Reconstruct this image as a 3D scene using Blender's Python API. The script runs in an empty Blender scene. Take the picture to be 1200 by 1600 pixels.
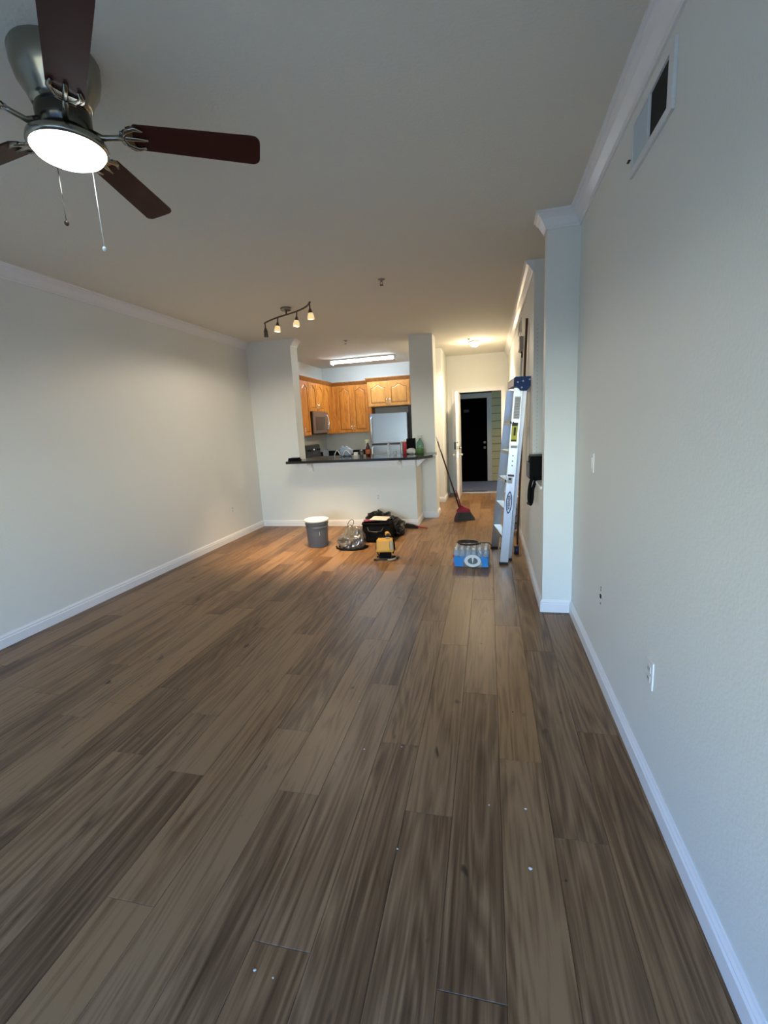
import bpy, bmesh, math, random
from mathutils import Vector, Matrix
random.seed(7)
SC = bpy.context.scene
COL = SC.collection
PI = math.pi

# ---------------------------------------------------------------- camera
cam = bpy.data.cameras.new('camera')
cam_o = bpy.data.objects.new('camera', cam); COL.objects.link(cam_o)
def cam_axes(yaw, pitch, roll):
    cy, sy = math.cos(yaw), math.sin(yaw)
    f = Vector((-sy*math.cos(pitch), cy*math.cos(pitch), -math.sin(pitch)))
    r = Vector((cy, sy, 0)); u = r.cross(f)
    c, s = math.cos(roll), math.sin(roll)
    return c*r+s*u, -s*r+c*u, f
_r, _u, _f = cam_axes(0.232, 0.1864, -0.0523)
m = Matrix((_r, _u, -_f)).transposed().to_4x4(); m.translation = (0, 0, 1.5)
cam_o.matrix_world = m
cam.sensor_fit = 'HORIZONTAL'; cam.sensor_width = 36; cam.lens = 707.187/1200*36
cam.clip_start = 0.02
SC.camera = cam_o

# ---------------------------------------------------------------- view, world, daylight
vs = SC.view_settings
vs.view_transform = 'Standard'; vs.look = 'None'; vs.gamma = 1; vs.use_curve_mapping = False
vs.exposure = 0.0
W = bpy.data.worlds.new('sky'); SC.world = W; W.use_nodes = True
nt = W.node_tree; nt.nodes.clear()
tc = nt.nodes.new('ShaderNodeTexCoord'); sx = nt.nodes.new('ShaderNodeSeparateXYZ')
rp = nt.nodes.new('ShaderNodeValToRGB'); bg = nt.nodes.new('ShaderNodeBackground'); wo = nt.nodes.new('ShaderNodeOutputWorld')
mp = nt.nodes.new('ShaderNodeMapRange'); mp.inputs['From Min'].default_value = -1; mp.inputs['From Max'].default_value = 1
nt.links.new(tc.outputs['Generated'], sx.inputs[0]); nt.links.new(sx.outputs['Z'], mp.inputs['Value'])
nt.links.new(mp.outputs[0], rp.inputs[0]); nt.links.new(rp.outputs[0], bg.inputs[0]); nt.links.new(bg.outputs[0], wo.inputs[0])
er = rp.color_ramp
er.elements[0].position = 0.0; er.elements[0].color = (.06, .06, .045, 1)
er.elements[1].position = 1.0; er.elements[1].color = (.08, .21, .60, 1)
for pos, c in ((.485, (.08, .085, .07)), (.51, (.80, .86, .77)), (.58, (.56, .72, .82)), (.66, (.12, .36, .95))):
    e = er.elements.new(pos); e.color = (*c, 1)
bg.inputs['Strength'].default_value = 39
def area_portal(loc, sx_, sy_, rot):
    l = bpy.data.lights.new('daylight_portal', 'AREA'); l.shape = 'RECTANGLE'; l.size = sx_; l.size_y = sy_
    l.cycles.is_portal = True
    o = bpy.data.objects.new('daylight_portal', l); o.location = loc; o.rotation_euler = rot; COL.objects.link(o)
area_portal((-.9, -3.03, 1.1), 2.8, 2.14, (PI/2, 0, 0))      # faces +Y into the room
def spot(loc, target, power, color, cone, blend=.5, r=.03):
    l = bpy.data.lights.new('lamp_spot', 'SPOT'); l.energy = power; l.color = color; l.spot_size = math.radians(cone); l.spot_blend = blend
    l.shadow_soft_size = r
    o = bpy.data.objects.new('lamp_spot', l); o.location = loc
    o.rotation_euler = (Vector(target)-Vector(loc)).to_track_quat('-Z', 'Y').to_euler(); COL.objects.link(o)
def point(loc, power, color, r=.05):
    l = bpy.data.lights.new('lamp_point', 'POINT'); l.energy = power; l.color = color; l.shadow_soft_size = r
    o = bpy.data.objects.new('lamp_point', l); o.location = loc; COL.objects.link(o)

# ---------------------------------------------------------------- materials
MATS = {}
def mat(name, color, rough=.5, metal=0, bump=0, bscale=60, var=0, vscale=4, emit=0, ecol=None, trans=0, alpha=1, coat=0, stretch=None, ior=1.45):
    if name in MATS: return MATS[name]
    M = bpy.data.materials.new(name); M.use_nodes = True; n = M.node_tree; b = n.nodes['Principled BSDF']
    b.inputs['Base Color'].default_value = (*color, 1); b.inputs['Roughness'].default_value = rough; b.inputs['Metallic'].default_value = metal
    b.inputs['IOR'].default_value = ior
    b.inputs['Transmission Weight'].default_value = trans; b.inputs['Alpha'].default_value = alpha; b.inputs['Coat Weight'].default_value = coat
    t = n.nodes.new('ShaderNodeTexCoord'); mpg = n.nodes.new('ShaderNodeMapping')
    n.links.new(t.outputs['Object'], mpg.inputs[0])
    if stretch: mpg.inputs['Scale'].default_value = stretch
    if emit:
        b.inputs['Emission Color'].default_value = (*(ecol or color), 1); b.inputs['Emission Strength'].default_value = emit
    if var:
        ns = n.nodes.new('ShaderNodeTexNoise'); ns.inputs['Scale'].default_value = vscale; ns.inputs['Detail'].default_value = 5
        rr = n.nodes.new('ShaderNodeMapRange'); rr.inputs['To Min'].default_value = 1-var; rr.inputs['To Max'].default_value = 1+var
        mx = n.nodes.new('ShaderNodeMix'); mx.data_type = 'RGBA'; mx.blend_type = 'MULTIPLY'; mx.inputs[0].default_value = 1
        n.links.new(mpg.outputs[0], ns.inputs['Vector']); n.links.new(ns.outputs['Fac'], rr.inputs[0])
        mx.inputs[6].default_value = (*color, 1); n.links.new(rr.outputs[0], mx.inputs[7]); n.links.new(mx.outputs[2], b.inputs['Base Color'])
    if bump:
        ns = n.nodes.new('ShaderNodeTexNoise'); ns.inputs['Scale'].default_value = bscale; ns.inputs['Detail'].default_value = 3
        bp = n.nodes.new('ShaderNodeBump'); bp.inputs['Strength'].default_value = bump; bp.inputs['Distance'].default_value = .01
        n.links.new(mpg.outputs[0], ns.inputs['Vector']); n.links.new(ns.outputs['Fac'], bp.inputs['Height']); n.links.new(bp.outputs[0], b.inputs['Normal'])
    MATS[name] = M; return M
wallp = mat('wall_paint', (.775, .80, .765), .55, bump=.12, bscale=90, var=.015, vscale=2)
ceilp = mat('ceiling_paint', (.76, .745, .66), .9, bump=.18, bscale=70, var=.02, vscale=30)
trimp = mat('trim_paint', (.84, .85, .86), .35, bump=.03, bscale=20)
white = mat('white_plastic', (.8, .8, .79), .35)
black = mat('black_plastic', (.012, .012, .013), .35)
blackm = mat('black_matte', (.004, .004, .0045), .75, bump=.2, bscale=80, ior=1.2)
chrome = mat('chrome', (.82, .82, .8), .15, 1)
steel = mat('stainless_steel', (.40, .47, .56), .33, 1, var=.05, vscale=20, stretch=(30, 30, .6))
nickel = mat('brushed_nickel', (.30, .29, .25), .22, 1)
alu = mat('ladder_aluminium', (.50, .52, .54), .33, .95, var=.10, vscale=14, stretch=(8, 8, .6))
bronze = mat('dark_bronze', (.10, .075, .055), .4, .7)
granite = mat('black_granite', (.012, .012, .014), .12, var=.5, vscale=200)
greyp = mat('grey_plastic', (.13, .145, .16), .45, var=.05)
darkhole = mat('dark_cavity', (.01, .01, .01), .9)
glass = mat('clear_plastic', (.9, .93, .95), .08, trans=.9, alpha=.55, ior=1.2)

def wood_mat(name, c1, c2, c3, rough=.35, coat=.2, sc=(14, 14, 1.2)):
    M = bpy.data.materials.new(name); M.use_nodes = True; n = M.node_tree; b = n.nodes['Principled BSDF']
    t = n.nodes.new('ShaderNodeTexCoord'); g = n.nodes.new('ShaderNodeMapping'); g.inputs['Scale'].default_value = sc
    oi = n.nodes.new('ShaderNodeObjectInfo'); ad = n.nodes.new('ShaderNodeVectorMath'); ad.operation = 'ADD'
    ml = n.nodes.new('ShaderNodeMath'); ml.operation = 'MULTIPLY'; ml.inputs[1].default_value = 50
    n.links.new(oi.outputs['Random'], ml.inputs[0]); n.links.new(t.outputs['Object'], g.inputs[0]); n.links.new(g.outputs[0], ad.inputs[0]); n.links.new(ml.outputs[0], ad.inputs[1])
    a = n.nodes.new('ShaderNodeTexNoise'); a.inputs['Scale'].default_value = 1.6; a.inputs['Detail'].default_value = 6; a.inputs['Distortion'].default_value = 1.2
    n.links.new(ad.outputs[0], a.inputs['Vector'])
    r = n.nodes.new('ShaderNodeValToRGB'); e = r.color_ramp; e.elements[0].position = .25; e.elements[0].color = (*c1, 1); e.elements[1].position = .75; e.elements[1].color = (*c3, 1)
    q = e.elements.new(.5); q.color = (*c2, 1)
    n.links.new(a.outputs['Fac'], r.inputs[0]); n.links.new(r.outputs[0], b.inputs['Base Color'])
    b.inputs['Roughness'].default_value = rough; b.inputs['Coat Weight'].default_value = coat
    return M
oak = wood_mat('honey_wood', (.40, .12, .014), (.62, .215, .028), (.78, .30, .045), .42, .08, (9, 9, 2.2))
oak_light = wood_mat('pale_honey_wood', (.48, .19, .04), (.62, .27, .065), (.72, .34, .09), .42, .08, (9, 9, 2.2))
groove_shade = mat('wood_groove_shade', (.13, .035, .006), .5)  # dark brown that puts groove shade into the door back's colour
dark_wood = wood_mat('blade_mahogany', (.026, .005, .004), (.036, .007, .006), (.048, .010, .008), .45, .04, (3, 3, 3))
dark_wood.node_tree.nodes['Principled BSDF'].inputs['Specular IOR Level'].default_value = .2

def plank_mat():
    M = bpy.data.materials.new('vinyl_plank'); M.use_nodes = True; n = M.node_tree; b = n.nodes['Principled BSDF']; L = n.links.new
    N = n.nodes.new
    t = N('ShaderNodeTexCoord'); oi = N('ShaderNodeObjectInfo')
    ml = N('ShaderNodeMath'); ml.operation = 'MULTIPLY'; ml.inputs[1].default_value = 40; L(oi.outputs['Random'], ml.inputs[0])
    ad = N('ShaderNodeVectorMath'); ad.operation = 'ADD'; L(t.outputs['Object'], ad.inputs[0]); L(ml.outputs[0], ad.inputs[1])
    def noise(scale, sc, det=4, dist=0):
        g = N('ShaderNodeMapping'); g.inputs['Scale'].default_value = sc; L(ad.outputs[0], g.inputs[0])
        a = N('ShaderNodeTexNoise'); a.inputs['Scale'].default_value = scale; a.inputs['Detail'].default_value = det; a.inputs['Distortion'].default_value = dist
        L(g.outputs[0], a.inputs['Vector']); return a.outputs['Fac']
    broad = noise(1.0, (10, .7, 1), 5, 1.2)      # soft dark and light streaks
    fine = noise(1.0, (90, 3.0, 1), 5, .3)        # fibres
    knots = noise(1.0, (14, 5.0, 1), 2, .6)
    # growth rings
    g = N('ShaderNodeMapping'); g.inputs['Scale'].default_value = (7, .55, 1); L(ad.outputs[0], g.inputs[0])
    rn = N('ShaderNodeTexNoise'); rn.inputs['Scale'].default_value = 1; rn.inputs['Detail'].default_value = 1; L(g.outputs[0], rn.inputs['Vector'])
    rm = N('ShaderNodeMath'); rm.operation = 'MULTIPLY'; rm.inputs[1].default_value = 26; L(rn.outputs['Fac'], rm.inputs[0])
    rf = N('ShaderNodeMath'); rf.operation = 'PINGPONG'; rf.inputs[1].default_value = 1; L(rm.outputs[0], rf.inputs[0])
    def madd(x, k, c):
        q = N('ShaderNodeMath'); q.operation = 'MULTIPLY_ADD'; L(x, q.inputs[0]); q.inputs[1].default_value = k
        if isinstance(c, float): q.inputs[2].default_value = c
        else: L(c, q.inputs[2])
        return q.outputs[0]
    v = madd(broad, .60, .085); v = madd(fine, .55, v); v = madd(rf.outputs[0], .17, v)
    sp = N('ShaderNodeSeparateColor'); L(oi.outputs['Color'], sp.inputs[0]); v = madd(sp.outputs[0], .33, v)
    r = N('ShaderNodeValToRGB'); e = r.color_ramp
    e.elements[0].position = .45; e.elements[0].color = (.049, .024, .011, 1); e.elements[1].position = 1.25 if False else 1.0; e.elements[1].color = (.26, .157, .081, 1)
    for pos, c in ((.62, (.082, .043, .020)), (.78, (.145, .081, .040))):
        q = e.elements.new(pos); q.color = (*c, 1)
    L(v, r.inputs[0])
    kr = N('ShaderNodeMapRange'); kr.inputs['From Min'].default_value = .70; kr.inputs['From Max'].default_value = .78; kr.clamp = True; L(knots, kr.inputs[0])
    mx = N('ShaderNodeMix'); mx.data_type = 'RGBA'; L(kr.outputs[0], mx.inputs[0]); L(r.outputs[0], mx.inputs[6]); mx.inputs[7].default_value = (.035, .02, .012, 1)
    # green channel of the object colour warms the plank a little
    m2 = N('ShaderNodeMix'); m2.data_type = 'RGBA'; m2.blend_type = 'MULTIPLY'; L(sp.outputs[1], m2.inputs[0]); L(mx.outputs[2], m2.inputs[6]); m2.inputs[7].default_value = (1.15, .98, .68, 1)
    L(m2.outputs[2], b.inputs['Base Color'])
    rr = N('ShaderNodeMapRange'); rr.inputs['To Min'].default_value = .30; rr.inputs['To Max'].default_value = .44; L(fine, rr.inputs[0]); L(rr.outputs[0], b.inputs['Roughness'])
    bp = N('ShaderNodeBump'); bp.inputs['Strength'].default_value = .12; bp.inputs['Distance'].default_value = .003; L(fine, bp.inputs['Height']); L(bp.outputs[0], b.inputs['Normal'])
    b.inputs['Specular IOR Level'].default_value = .28
    return M
plankm = plank_mat()

# ---------------------------------------------------------------- mesh builder
class MB:
    def __init__(s, M=None): s.v = []; s.f = []; s.M = M; s.sm = []
    def _p(s, p): 
        p = Vector(p); return (s.M @ p) if s.M is not None else p
    def add(s, vs, fs, smooth=False):
        k = len(s.v); s.v += [s._p(p) for p in vs]; s.f += [tuple(i+k for i in f) for f in fs]; s.sm += [smooth]*len(fs); return s
    def box(s, a, b, bev=0):
        x0, x1 = sorted((a[0], b[0])); y0, y1 = sorted((a[1], b[1])); z0, z1 = sorted((a[2], b[2]))
        if bev <= 0:
            vs = [(x, y, z) for x in (x0, x1) for y in (y0, y1) for z in (z0, z1)]
            return s.add(vs, [(0, 1, 3, 2), (4, 6, 7, 5), (0, 4, 5, 1), (2, 3, 7, 6), (0, 2, 6, 4), (1, 5, 7, 3)])
        bm = bmesh.new(); bmesh.ops.create_cube(bm, size=1)
        for v in bm.verts: v.co = ((x0+x1)/2+v.co.x*(x1-x0), (y0+y1)/2+v.co.y*(y1-y0), (z0+z1)/2+v.co.z*(z1-z0))
        bmesh.ops.bevel(bm, geom=bm.edges[:], offset=min(bev, (x1-x0)*.45, (y1-y0)*.45, (z1-z0)*.45), segments=2, profile=.6, affect='EDGES')
        bm.verts.index_update(); s.add([v.co.copy() for v in bm.verts], [tuple(v.index for v in f.verts) for f in bm.faces]); bm.free(); return s
    def frame(s, p, q):
        d = (Vector(q)-Vector(p)).normalized(); a = Vector((0, 0, 1)) if abs(d.z) < .9 else Vector((1, 0, 0))
        x = d.cross(a).normalized(); return x, d.cross(x)
    def cyl(s, p, q, r0, r1=None, n=16, caps=True):
        r1 = r0 if r1 is None else r1; p = Vector(p); q = Vector(q); x, y = s.frame(p, q)
        vs = [c+(x*math.cos(2*PI*i/n)+y*math.sin(2*PI*i/n))*r for c, r in ((p, r0), (q, r1)) for i in range(n)]
        s.add(vs, [(i, (i+1) % n, n+(i+1) % n, n+i) for i in range(n)], True)
        if caps: s.add(vs, [tuple(range(n))[::-1], tuple(range(n, 2*n))])
        return s
    def lathe(s, prof, c=(0, 0, 0), n=24, mod=None, smooth=True):
        vs = []
        for j, (r, z) in enumerate(prof):
            for i in range(n):
                a = 2*PI*i/n; rr = r*(mod(a, z) if mod else 1); vs.append((c[0]+rr*math.cos(a), c[1]+rr*math.sin(a), c[2]+z))
        fs = [(j*n+i, j*n+(i+1) % n, (j+1)*n+(i+1) % n, (j+1)*n+i) for j in range(len(prof)-1) for i in range(n)]
        s.add(vs, fs, smooth)
        s.add(vs[:n], [tuple(range(n))[::-1]]); s.add(vs[-n:], [tuple(range(n))]); return s
    def tube(s, pts, r, n=10, flat=1.0, closed=False):
        pts = [Vector(p) for p in pts]; N = len(pts); vs = []; up = None
        for i, p in enumerate(pts):
            if closed: d = pts[(i+1) % N]-pts[i-1]
            else: d = pts[min(i+1, N-1)]-pts[max(i-1, 0)]
            d.normalize()
            if up is None: up = Vector((0, 0, 1)) if abs(d.z) < .9 else Vector((1, 0, 0))
            x = d.cross(up).normalized(); y = x.cross(d).normalized(); up = y
            rr = r[i] if isinstance(r, (list, tuple)) else r
            vs += [p+x*math.cos(2*PI*k/n)*rr+y*math.sin(2*PI*k/n)*rr*flat for k in range(n)]
        M = N if closed else N-1
        s.add(vs, [(i*n+k, i*n+(k+1) % n, ((i+1) % N)*n+(k+1) % n, ((i+1) % N)*n+k) for i in range(M) for k in range(n)], True)
        if not closed: s.add(vs[:n], [tuple(range(n))[::-1]]); s.add(vs[-n:], [tuple(range(n))])
        return s
    def prism(s, poly, h0, h1, ax=2, smooth=False):
        def P(u, v, h): return {0: (h, u, v), 1: (u, h, v), 2: (u, v, h)}[ax]
        n = len(poly); vs = [P(u, v, h0) for u, v in poly]+[P(u, v, h1) for u, v in poly]
        s.add(vs, [(i, (i+1) % n, n+(i+1) % n, n+i) for i in range(n)], smooth)
        s.add(vs, [tuple(range(n))[::-1], tuple(range(n, 2*n))]); return s
    def loft(s, rings, smooth=True, cap=True):
        n = len(rings[0]); vs = [p for r in rings for p in r]
        s.add(vs, [(j*n+i, j*n+(i+1) % n, (j+1)*n+(i+1) % n, (j+1)*n+i) for j in range(len(rings)-1) for i in range(n)], smooth)
        if cap: s.add(rings[0], [tuple(range(n))[::-1]]); s.add(rings[-1], [tuple(range(n))])
        return s
    def blob(s, c, r, amp=.15, fr=3, seed=0, sub=3, zmin=None):
        from mathutils import noise
        bm = bmesh.new(); bmesh.ops.create_icosphere(bm, subdivisions=sub, radius=1)
        for v in bm.verts:
            d = v.co.normalized(); k = 1+amp*noise.noise(d*fr+Vector((seed*7.1, seed*3.3, 0)))*2+amp*.5*abs(noise.noise(d*fr*2.3+Vector((seed, 5, 0))))*2
            v.co = Vector((c[0]+d.x*r[0]*k, c[1]+d.y*r[1]*k, c[2]+d.z*r[2]*k))
            if zmin is not None and v.co.z < zmin: v.co.z = zmin
        bm.verts.index_update(); s.add([v.co.copy() for v in bm.verts], [tuple(v.index for v in f.verts) for f in bm.faces], True); bm.free(); return s
    def build(s, name, m, parent=None, origin=None):
        me = bpy.data.meshes.new(name)
        if origin is None:
            if parent is not None: origin = parent.matrix_world.translation if False else WORLD[parent.name]
            else:
                xs = [v.x for v in s.v]; ys = [v.y for v in s.v]; zs = [v.z for v in s.v]
                origin = Vector(((min(xs)+max(xs))/2, (min(ys)+max(ys))/2, min(zs)))
        origin = Vector(origin)
        bm = bmesh.new(); bv = [bm.verts.new(v-origin) for v in s.v]
        for f, sm in zip(s.f, s.sm):
            try: q = bm.faces.new([bv[i] for i in f]); q.smooth = sm
            except ValueError: pass
        bmesh.ops.remove_doubles(bm, verts=bm.verts, dist=1e-5)
        bmesh.ops.recalc_face_normals(bm, faces=bm.faces)
        bm.to_mesh(me); bm.free(); me.materials.append(m)
        o = bpy.data.objects.new(name, me); COL.objects.link(o)
        if parent is not None:
            o.parent = parent; o.location = origin-WORLD[parent.name]
        else: o.location = origin
        WORLD[o.name] = origin.copy()
        return o
WORLD = {}
def thing(name, label, cat, loc, group=None):
    o = bpy.data.objects.new(name, None); o.empty_display_size = .1; COL.objects.link(o); o.location = loc; WORLD[o.name] = Vector(loc)
    return tag(o, label, cat, group)
def tag(o, label, cat, group=None):
    o['label'] = label; o['category'] = cat
    if group: o['group'] = group
    return o
def struct(o, label=None, cat=None):
    o['kind'] = 'structure'
    if label: o['label'] = label
    if cat: o['category'] = cat
    return o
def frame_mat(o, x, y, z):
    m = Matrix((Vector(x), Vector(y), Vector(z))).transposed().to_4x4(); m.translation = Vector(o); return m
def sweep(pts, prof, z, side):
    """prof (d, dz) swept along plan points, offset d to the left (side 1) or right (-1) of travel, mitred"""
    mb = MB(); P = [Vector(p) for p in pts]; rings = []
    for i, p in enumerate(P):
        ns = []
        if i > 0: d = (P[i]-P[i-1]).normalized(); ns.append(Vector((-d.y, d.x))*side)
        if i < len(P)-1: d = (P[i+1]-P[i]).normalized(); ns.append(Vector((-d.y, d.x))*side)
        if len(ns) == 2: nn = (ns[0]+ns[1]); nn = nn/max(nn.dot(ns[0]), .2)
        else: nn = ns[0]
        rings.append([(p.x+nn.x*d, p.y+nn.y*d, z+dz) for d, dz in prof])
    mb.loft(rings, smooth=False); return mb

# ---------------------------------------------------------------- room shell
XL, YB, ZC, XR, XR2, Y1, Y2, YE = -3.6, 6.626, 2.855, .617, .402, 3.554, 4.464, 9.874
XP, XHE, YCO, XCE, YC2, YN, XN, YK, XK, CXL = -2.873, -1.049, 7.244, -.82, 7.618, 8.724, -.832, 10.106, -3.67, -1.183
YW = -3.0
T = .12
def wall(name, a, b, label=None, m=wallp):
    o = MB().box(a, b).build(name, m)
    return struct(o, label, 'wall')
fl = struct(MB().box((-3.8, YW-.1, -.08), (1.4, YE+.12, -.009)).build('floor', mat('subfloor', (.03, .02, .015), .8)), 'brown wood-look plank floor running toward the entry', 'floor')
struct(MB().box((-3.9, YW-.1, ZC), (1.4, YE+.5, ZC+.1)).build('ceiling', ceilp), 'dim lightly textured off-white ceiling', 'ceiling')
wall('wall_left', (XL-T-.1, YW, 0), (XL, YB, ZC), 'long plain white wall on the left')
wall('wall_right', (XR, YW, 0), (XR+T, Y1, ZC), 'near white wall on the right with the vent and outlets')
wall('wall_pillar', (XR2, Y1, 0), (1.3, Y1+T, ZC), 'short white wall end jutting out before the ledge')
wall('wall_ledge', (XR2, Y1+T, 0), (XR2+.1, Y2, .955), 'low wall under the ledge holding the black case')
wall('wall_niche', (1.05, Y1+T, 0), (1.17, Y2, ZC), 'inner wall of the recess above the ledge')
wall('wall_hallway', (XR2, Y2+T, 0), (XR2+T, YE, ZC), 'far right white wall behind the ladder')
wall('wall_return', (XR2, Y2, 0), (1.17, Y2+T, ZC), 'white wall facing the camera beyond the ledge')
wall('wall_bar', (XL-T-.1, YB, 0), (XP, YB+.25, ZC), 'full height white wall left of the kitchen opening')
wall('wall_counter', (XP, YB, 0), (XHE, YCO, 1.018), 'white half wall below the black bar counter')
wall('wall_column', (CXL, YCO, 0), (XCE, YC2, ZC), 'white column at the right end of the bar counter')
wall('wall_pantry', (-1.40, YN, 0), (XN, YE, ZC), 'white wall block between kitchen and entry')
wall('wall_kitchen_left', (XK-.1, YB+.25, 0), (XK, YK, ZC))
wall('wall_kitchen_back', (XK-.1, YK, 0), (-1.40, YK+.1, ZC))
wall('wall_kitchen_right', (-1.40, YE, 0), (-1.30, YK+.1, ZC))
DX0, DX1, DZ = -.665, .266, 2.11
w = MB(); w.box((XN-.3, YE, 0), (DX0-.02, YE+T, ZC)); w.box((DX1+.02, YE, 0), (XR2+T, YE+T, ZC)); w.box((DX0-.02, YE, DZ+.02), (DX1+.02, YE+T, ZC))
struct(w.build('wall_entry', wallp), 'cream lit wall around the open entry door', 'wall')
WX0, WX1, WZ = -2.3, .5, 2.17
w = MB(); w.box((XL-T, YW-.12, 0), (WX0, YW, ZC)); w.box((WX1, YW-.12, 0), (XR+T, YW, ZC)); w.box((WX0, YW-.12, WZ), (WX1, YW, ZC))
struct(w.build('wall_window_side', wallp), 'wall behind the camera around the patio door', 'wall')
# sliding patio door the daylight comes through
win = struct(bpy.data.objects.new('window_1', None)); COL.objects.link(win); win.location = (-.9, YW-.06, 0); WORLD['window_1'] = Vector(win.location)
w = MB(); 
for x in (WX0, (WX0+WX1)/2-.03, WX1-.06): w.box((x, YW-.1, 0), (x+.06, YW-.04, WZ))
w.box((WX0, YW-.1, 0), (WX1, YW-.04, .05)); w.box((WX0, YW-.1, WZ-.06), (WX1, YW-.04, WZ)); w.build('window_frame', trimp, win)

struct(MB().box((-7, YW-1.7, -.12), (4, YW-.121, -.02)).build('floor_added_outside', mat('bounce_dark_floor', (.13, .10, .07), .8)), 'unseen floor added outside the patio door, dark to limit blue bounce')  # unseen floor added with the parapet, dark warm against blue bounce
struct(MB().box((-7, YW-1.8, -.12), (4, YW-1.7, 1.12)).build('wall_horizon_block', mat('horizon_block', (.30, .27, .22), .8)), 'unseen parapet added outside the patio door to block horizon light')  # unseen parapet added to keep horizon light off the lower room
# crown moulding and baseboards
CR = [(0, -.1), (.010, -.1), (.012, -.088), (.018, -.084), (.024, -.074), (.044, -.042), (.058, -.030), (.064, -.026), (.064, -.016), (.078, -.012), (.078, 0), (0, 0)]
BB = [(0, 0), (.016, 0), (.016, .066), (.011, .074), (.013, .082), (.007, .092), (.004, .1), (0, .1)]
def crown(n, pts, side): return struct(sweep(pts, CR, ZC, side).build('trim_%d' % n, trimp))
def base(n, pts, side): return struct(sweep(pts, BB, 0, side).build('baseboard_'+n, trimp))
crown(1, [(XR, YW), (XR, Y1), (XR2, Y1), (XR2, Y1+T)], 1)
crown(2, [(XR2, Y2), (XR2, YE)], 1)
crown(3, [(XL, YW), (XL, YB)], -1)
crown(4, [(XP, YB+.01), (XP, YB+.24)], -1)
base('right', [(XR, YW), (XR, Y1), (XR2, Y1), (XR2, YE)], 1)
base('left', [(XL, YW), (XL, YB), (XHE, YB), (XHE, YCO), (XCE, YCO), (XCE, YC2), (CXL, YC2)], -1)
base('pantry', [(-1.40, YN), (XN, YN), (XN, YE), (DX0-.1, YE)], -1)
# entry casing
w = MB()
for s_, x in ((-1, DX0), (1, DX1)):
    w.box((x, YE-.018, 0), (x+s_*.0575, YE, DZ+.0575)); w.box((x+s_*.058, YE-.026, 0), (x+s_*.078, YE, DZ+.0575)); w.box((x+s_*.02, YE, 0), (x, YE+T, DZ))
w.box((DX0+.0005, YE-.0175, DZ), (DX1-.0005, YE, DZ+.0575)); w.box((DX0-.078, YE-.026, DZ+.058), (DX1+.078, YE, DZ+.078)); w.box((DX0-.02, YE, DZ), (DX1+.02, YE+T, DZ+.02))
struct(w.build('trim_5', trimp), 'white casing around the open entry doorway', 'trim')
struct(MB().box((DX0, YE-.01, 0), (DX1, YE+.13, .014), .004).build('trim_6', mat('threshold_metal', (.8, .8, .78), .25, 1)), 'metal threshold strip under the entry doorway', 'trim')

# floor planks: 0.185 m wide, 1.40 m long, end joints where the photograph has them
PW, PL, PH = .185, 1.40, .009
JO = {-1: 1.51, -2: 1.883, -3: .97, -4: 1.522, -5: 1.9, -6: 1.0, -7: 1.543, -8: 1.945, 0: .953, 1: 3.258, 2: 1.487, -11: 1.965, -14: 1.983, 3: 2.1}
# tone by (column, n-th joint from the listed one upward): 0 dark .. 1 light, warmth
TONE = {(0, 0): (.12, 0), (-2, 0): (.62, .1), (-2, -1): (.2, 0), (-5, 0): (.15, 0), (-5, -1): (.7, .1), (-4, 0): (.68, .1), (-4, -1): (.2, 0), (1, -1): (.62, .55), (1, -2): (.5, .2), (-1, 1): (.78, .2), (-1, 0): (.55, .1), (-1, -1): (.18, 0), (-3, 1): (.15, 0), (-3, 0): (.45, 0), (2, 0): (.2, 0), (2, -1): (.42, .1), (-7, 0): (.72, .1), (-7, -1): (.15, 0), (-5, 1): (.85, 0), (-6, 0): (.5, .2), (3, 0): (.5, 0), (0, 1): (.5, .1), (-8, 0): (.55, 0), (-8, -1): (.6, 0)}
def plank_mesh(w, l):
    b = .0012; g = .0004; x = w/2-g; y = l/2-g
    vs = [(-x, -y, -PH), (x, -y, -PH), (x, y, -PH), (-x, y, -PH), (-x, -y, -b), (x, -y, -b), (x, y, -b), (-x, y, -b), (-x+b, -y+b, 0), (x-b, -y+b, 0), (x-b, y-b, 0), (-x+b, y-b, 0)]
    fs = [(0, 1, 5, 4), (1, 2, 6, 5), (2, 3, 7, 6), (3, 0, 4, 7), (4, 5, 9, 8), (5, 6, 10, 9), (6, 7, 11, 10), (7, 4, 8, 11), (8, 9, 10, 11)]
    me = bpy.data.meshes.new('plank'); me.from_pydata(vs, [], fs); me.materials.append(plankm); return me
PM = {}
fo = WORLD['floor']; npk = 0
rest = MB()
def floor_limit(xc):          # Y range covered by floor at a column centre
    return (YW, YE)
for k in range(-20, 5):
    x0 = -.149+PW*k; x1 = x0+PW
    x0 = max(x0, XL); x1 = min(x1, XR)
    if x1-x0 < .02: continue
    if k in JO: j0 = JO[k]
    else: j0 = 1.0+((k*.618) % 1)*PL
    n = -3
    while True:
        y0 = j0+PL*n; y1 = y0+PL; nn = n; n += 1
        if y1 <= YW+.02: continue
        if y0 >= YE-.02: break
        a, b = max(y0, YW), min(y1, YE)
        xc = (x0+x1)/2
        if xc < XN-.1 and a > YB+.1 and xc < XHE: 
            rest.box((x0+.0004, a+.0004, -PH), (x1-.0004, b-.0004, 0)); continue      # kitchen side, out of sight
        key = (round(x1-x0, 4), round(b-a, 4))
        if key not in PM: PM[key] = plank_mesh(*key)
        o = bpy.data.objects.new('plank', PM[key]); COL.objects.link(o); o.parent = fl
        o.location = Vector((xc, (a+b)/2, 0))-fo
        t, wm = TONE.get((k, nn), (random.random()*.75+.08, random.random()*.25))
        o.color = (t, wm, 0, 1); npk += 1
r = rest.build('kitchen_planks', plankm, fl); r['kind'] = 'stuff'; r.color = (.5, .1, 0, 1)
print('planks', npk)

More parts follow.
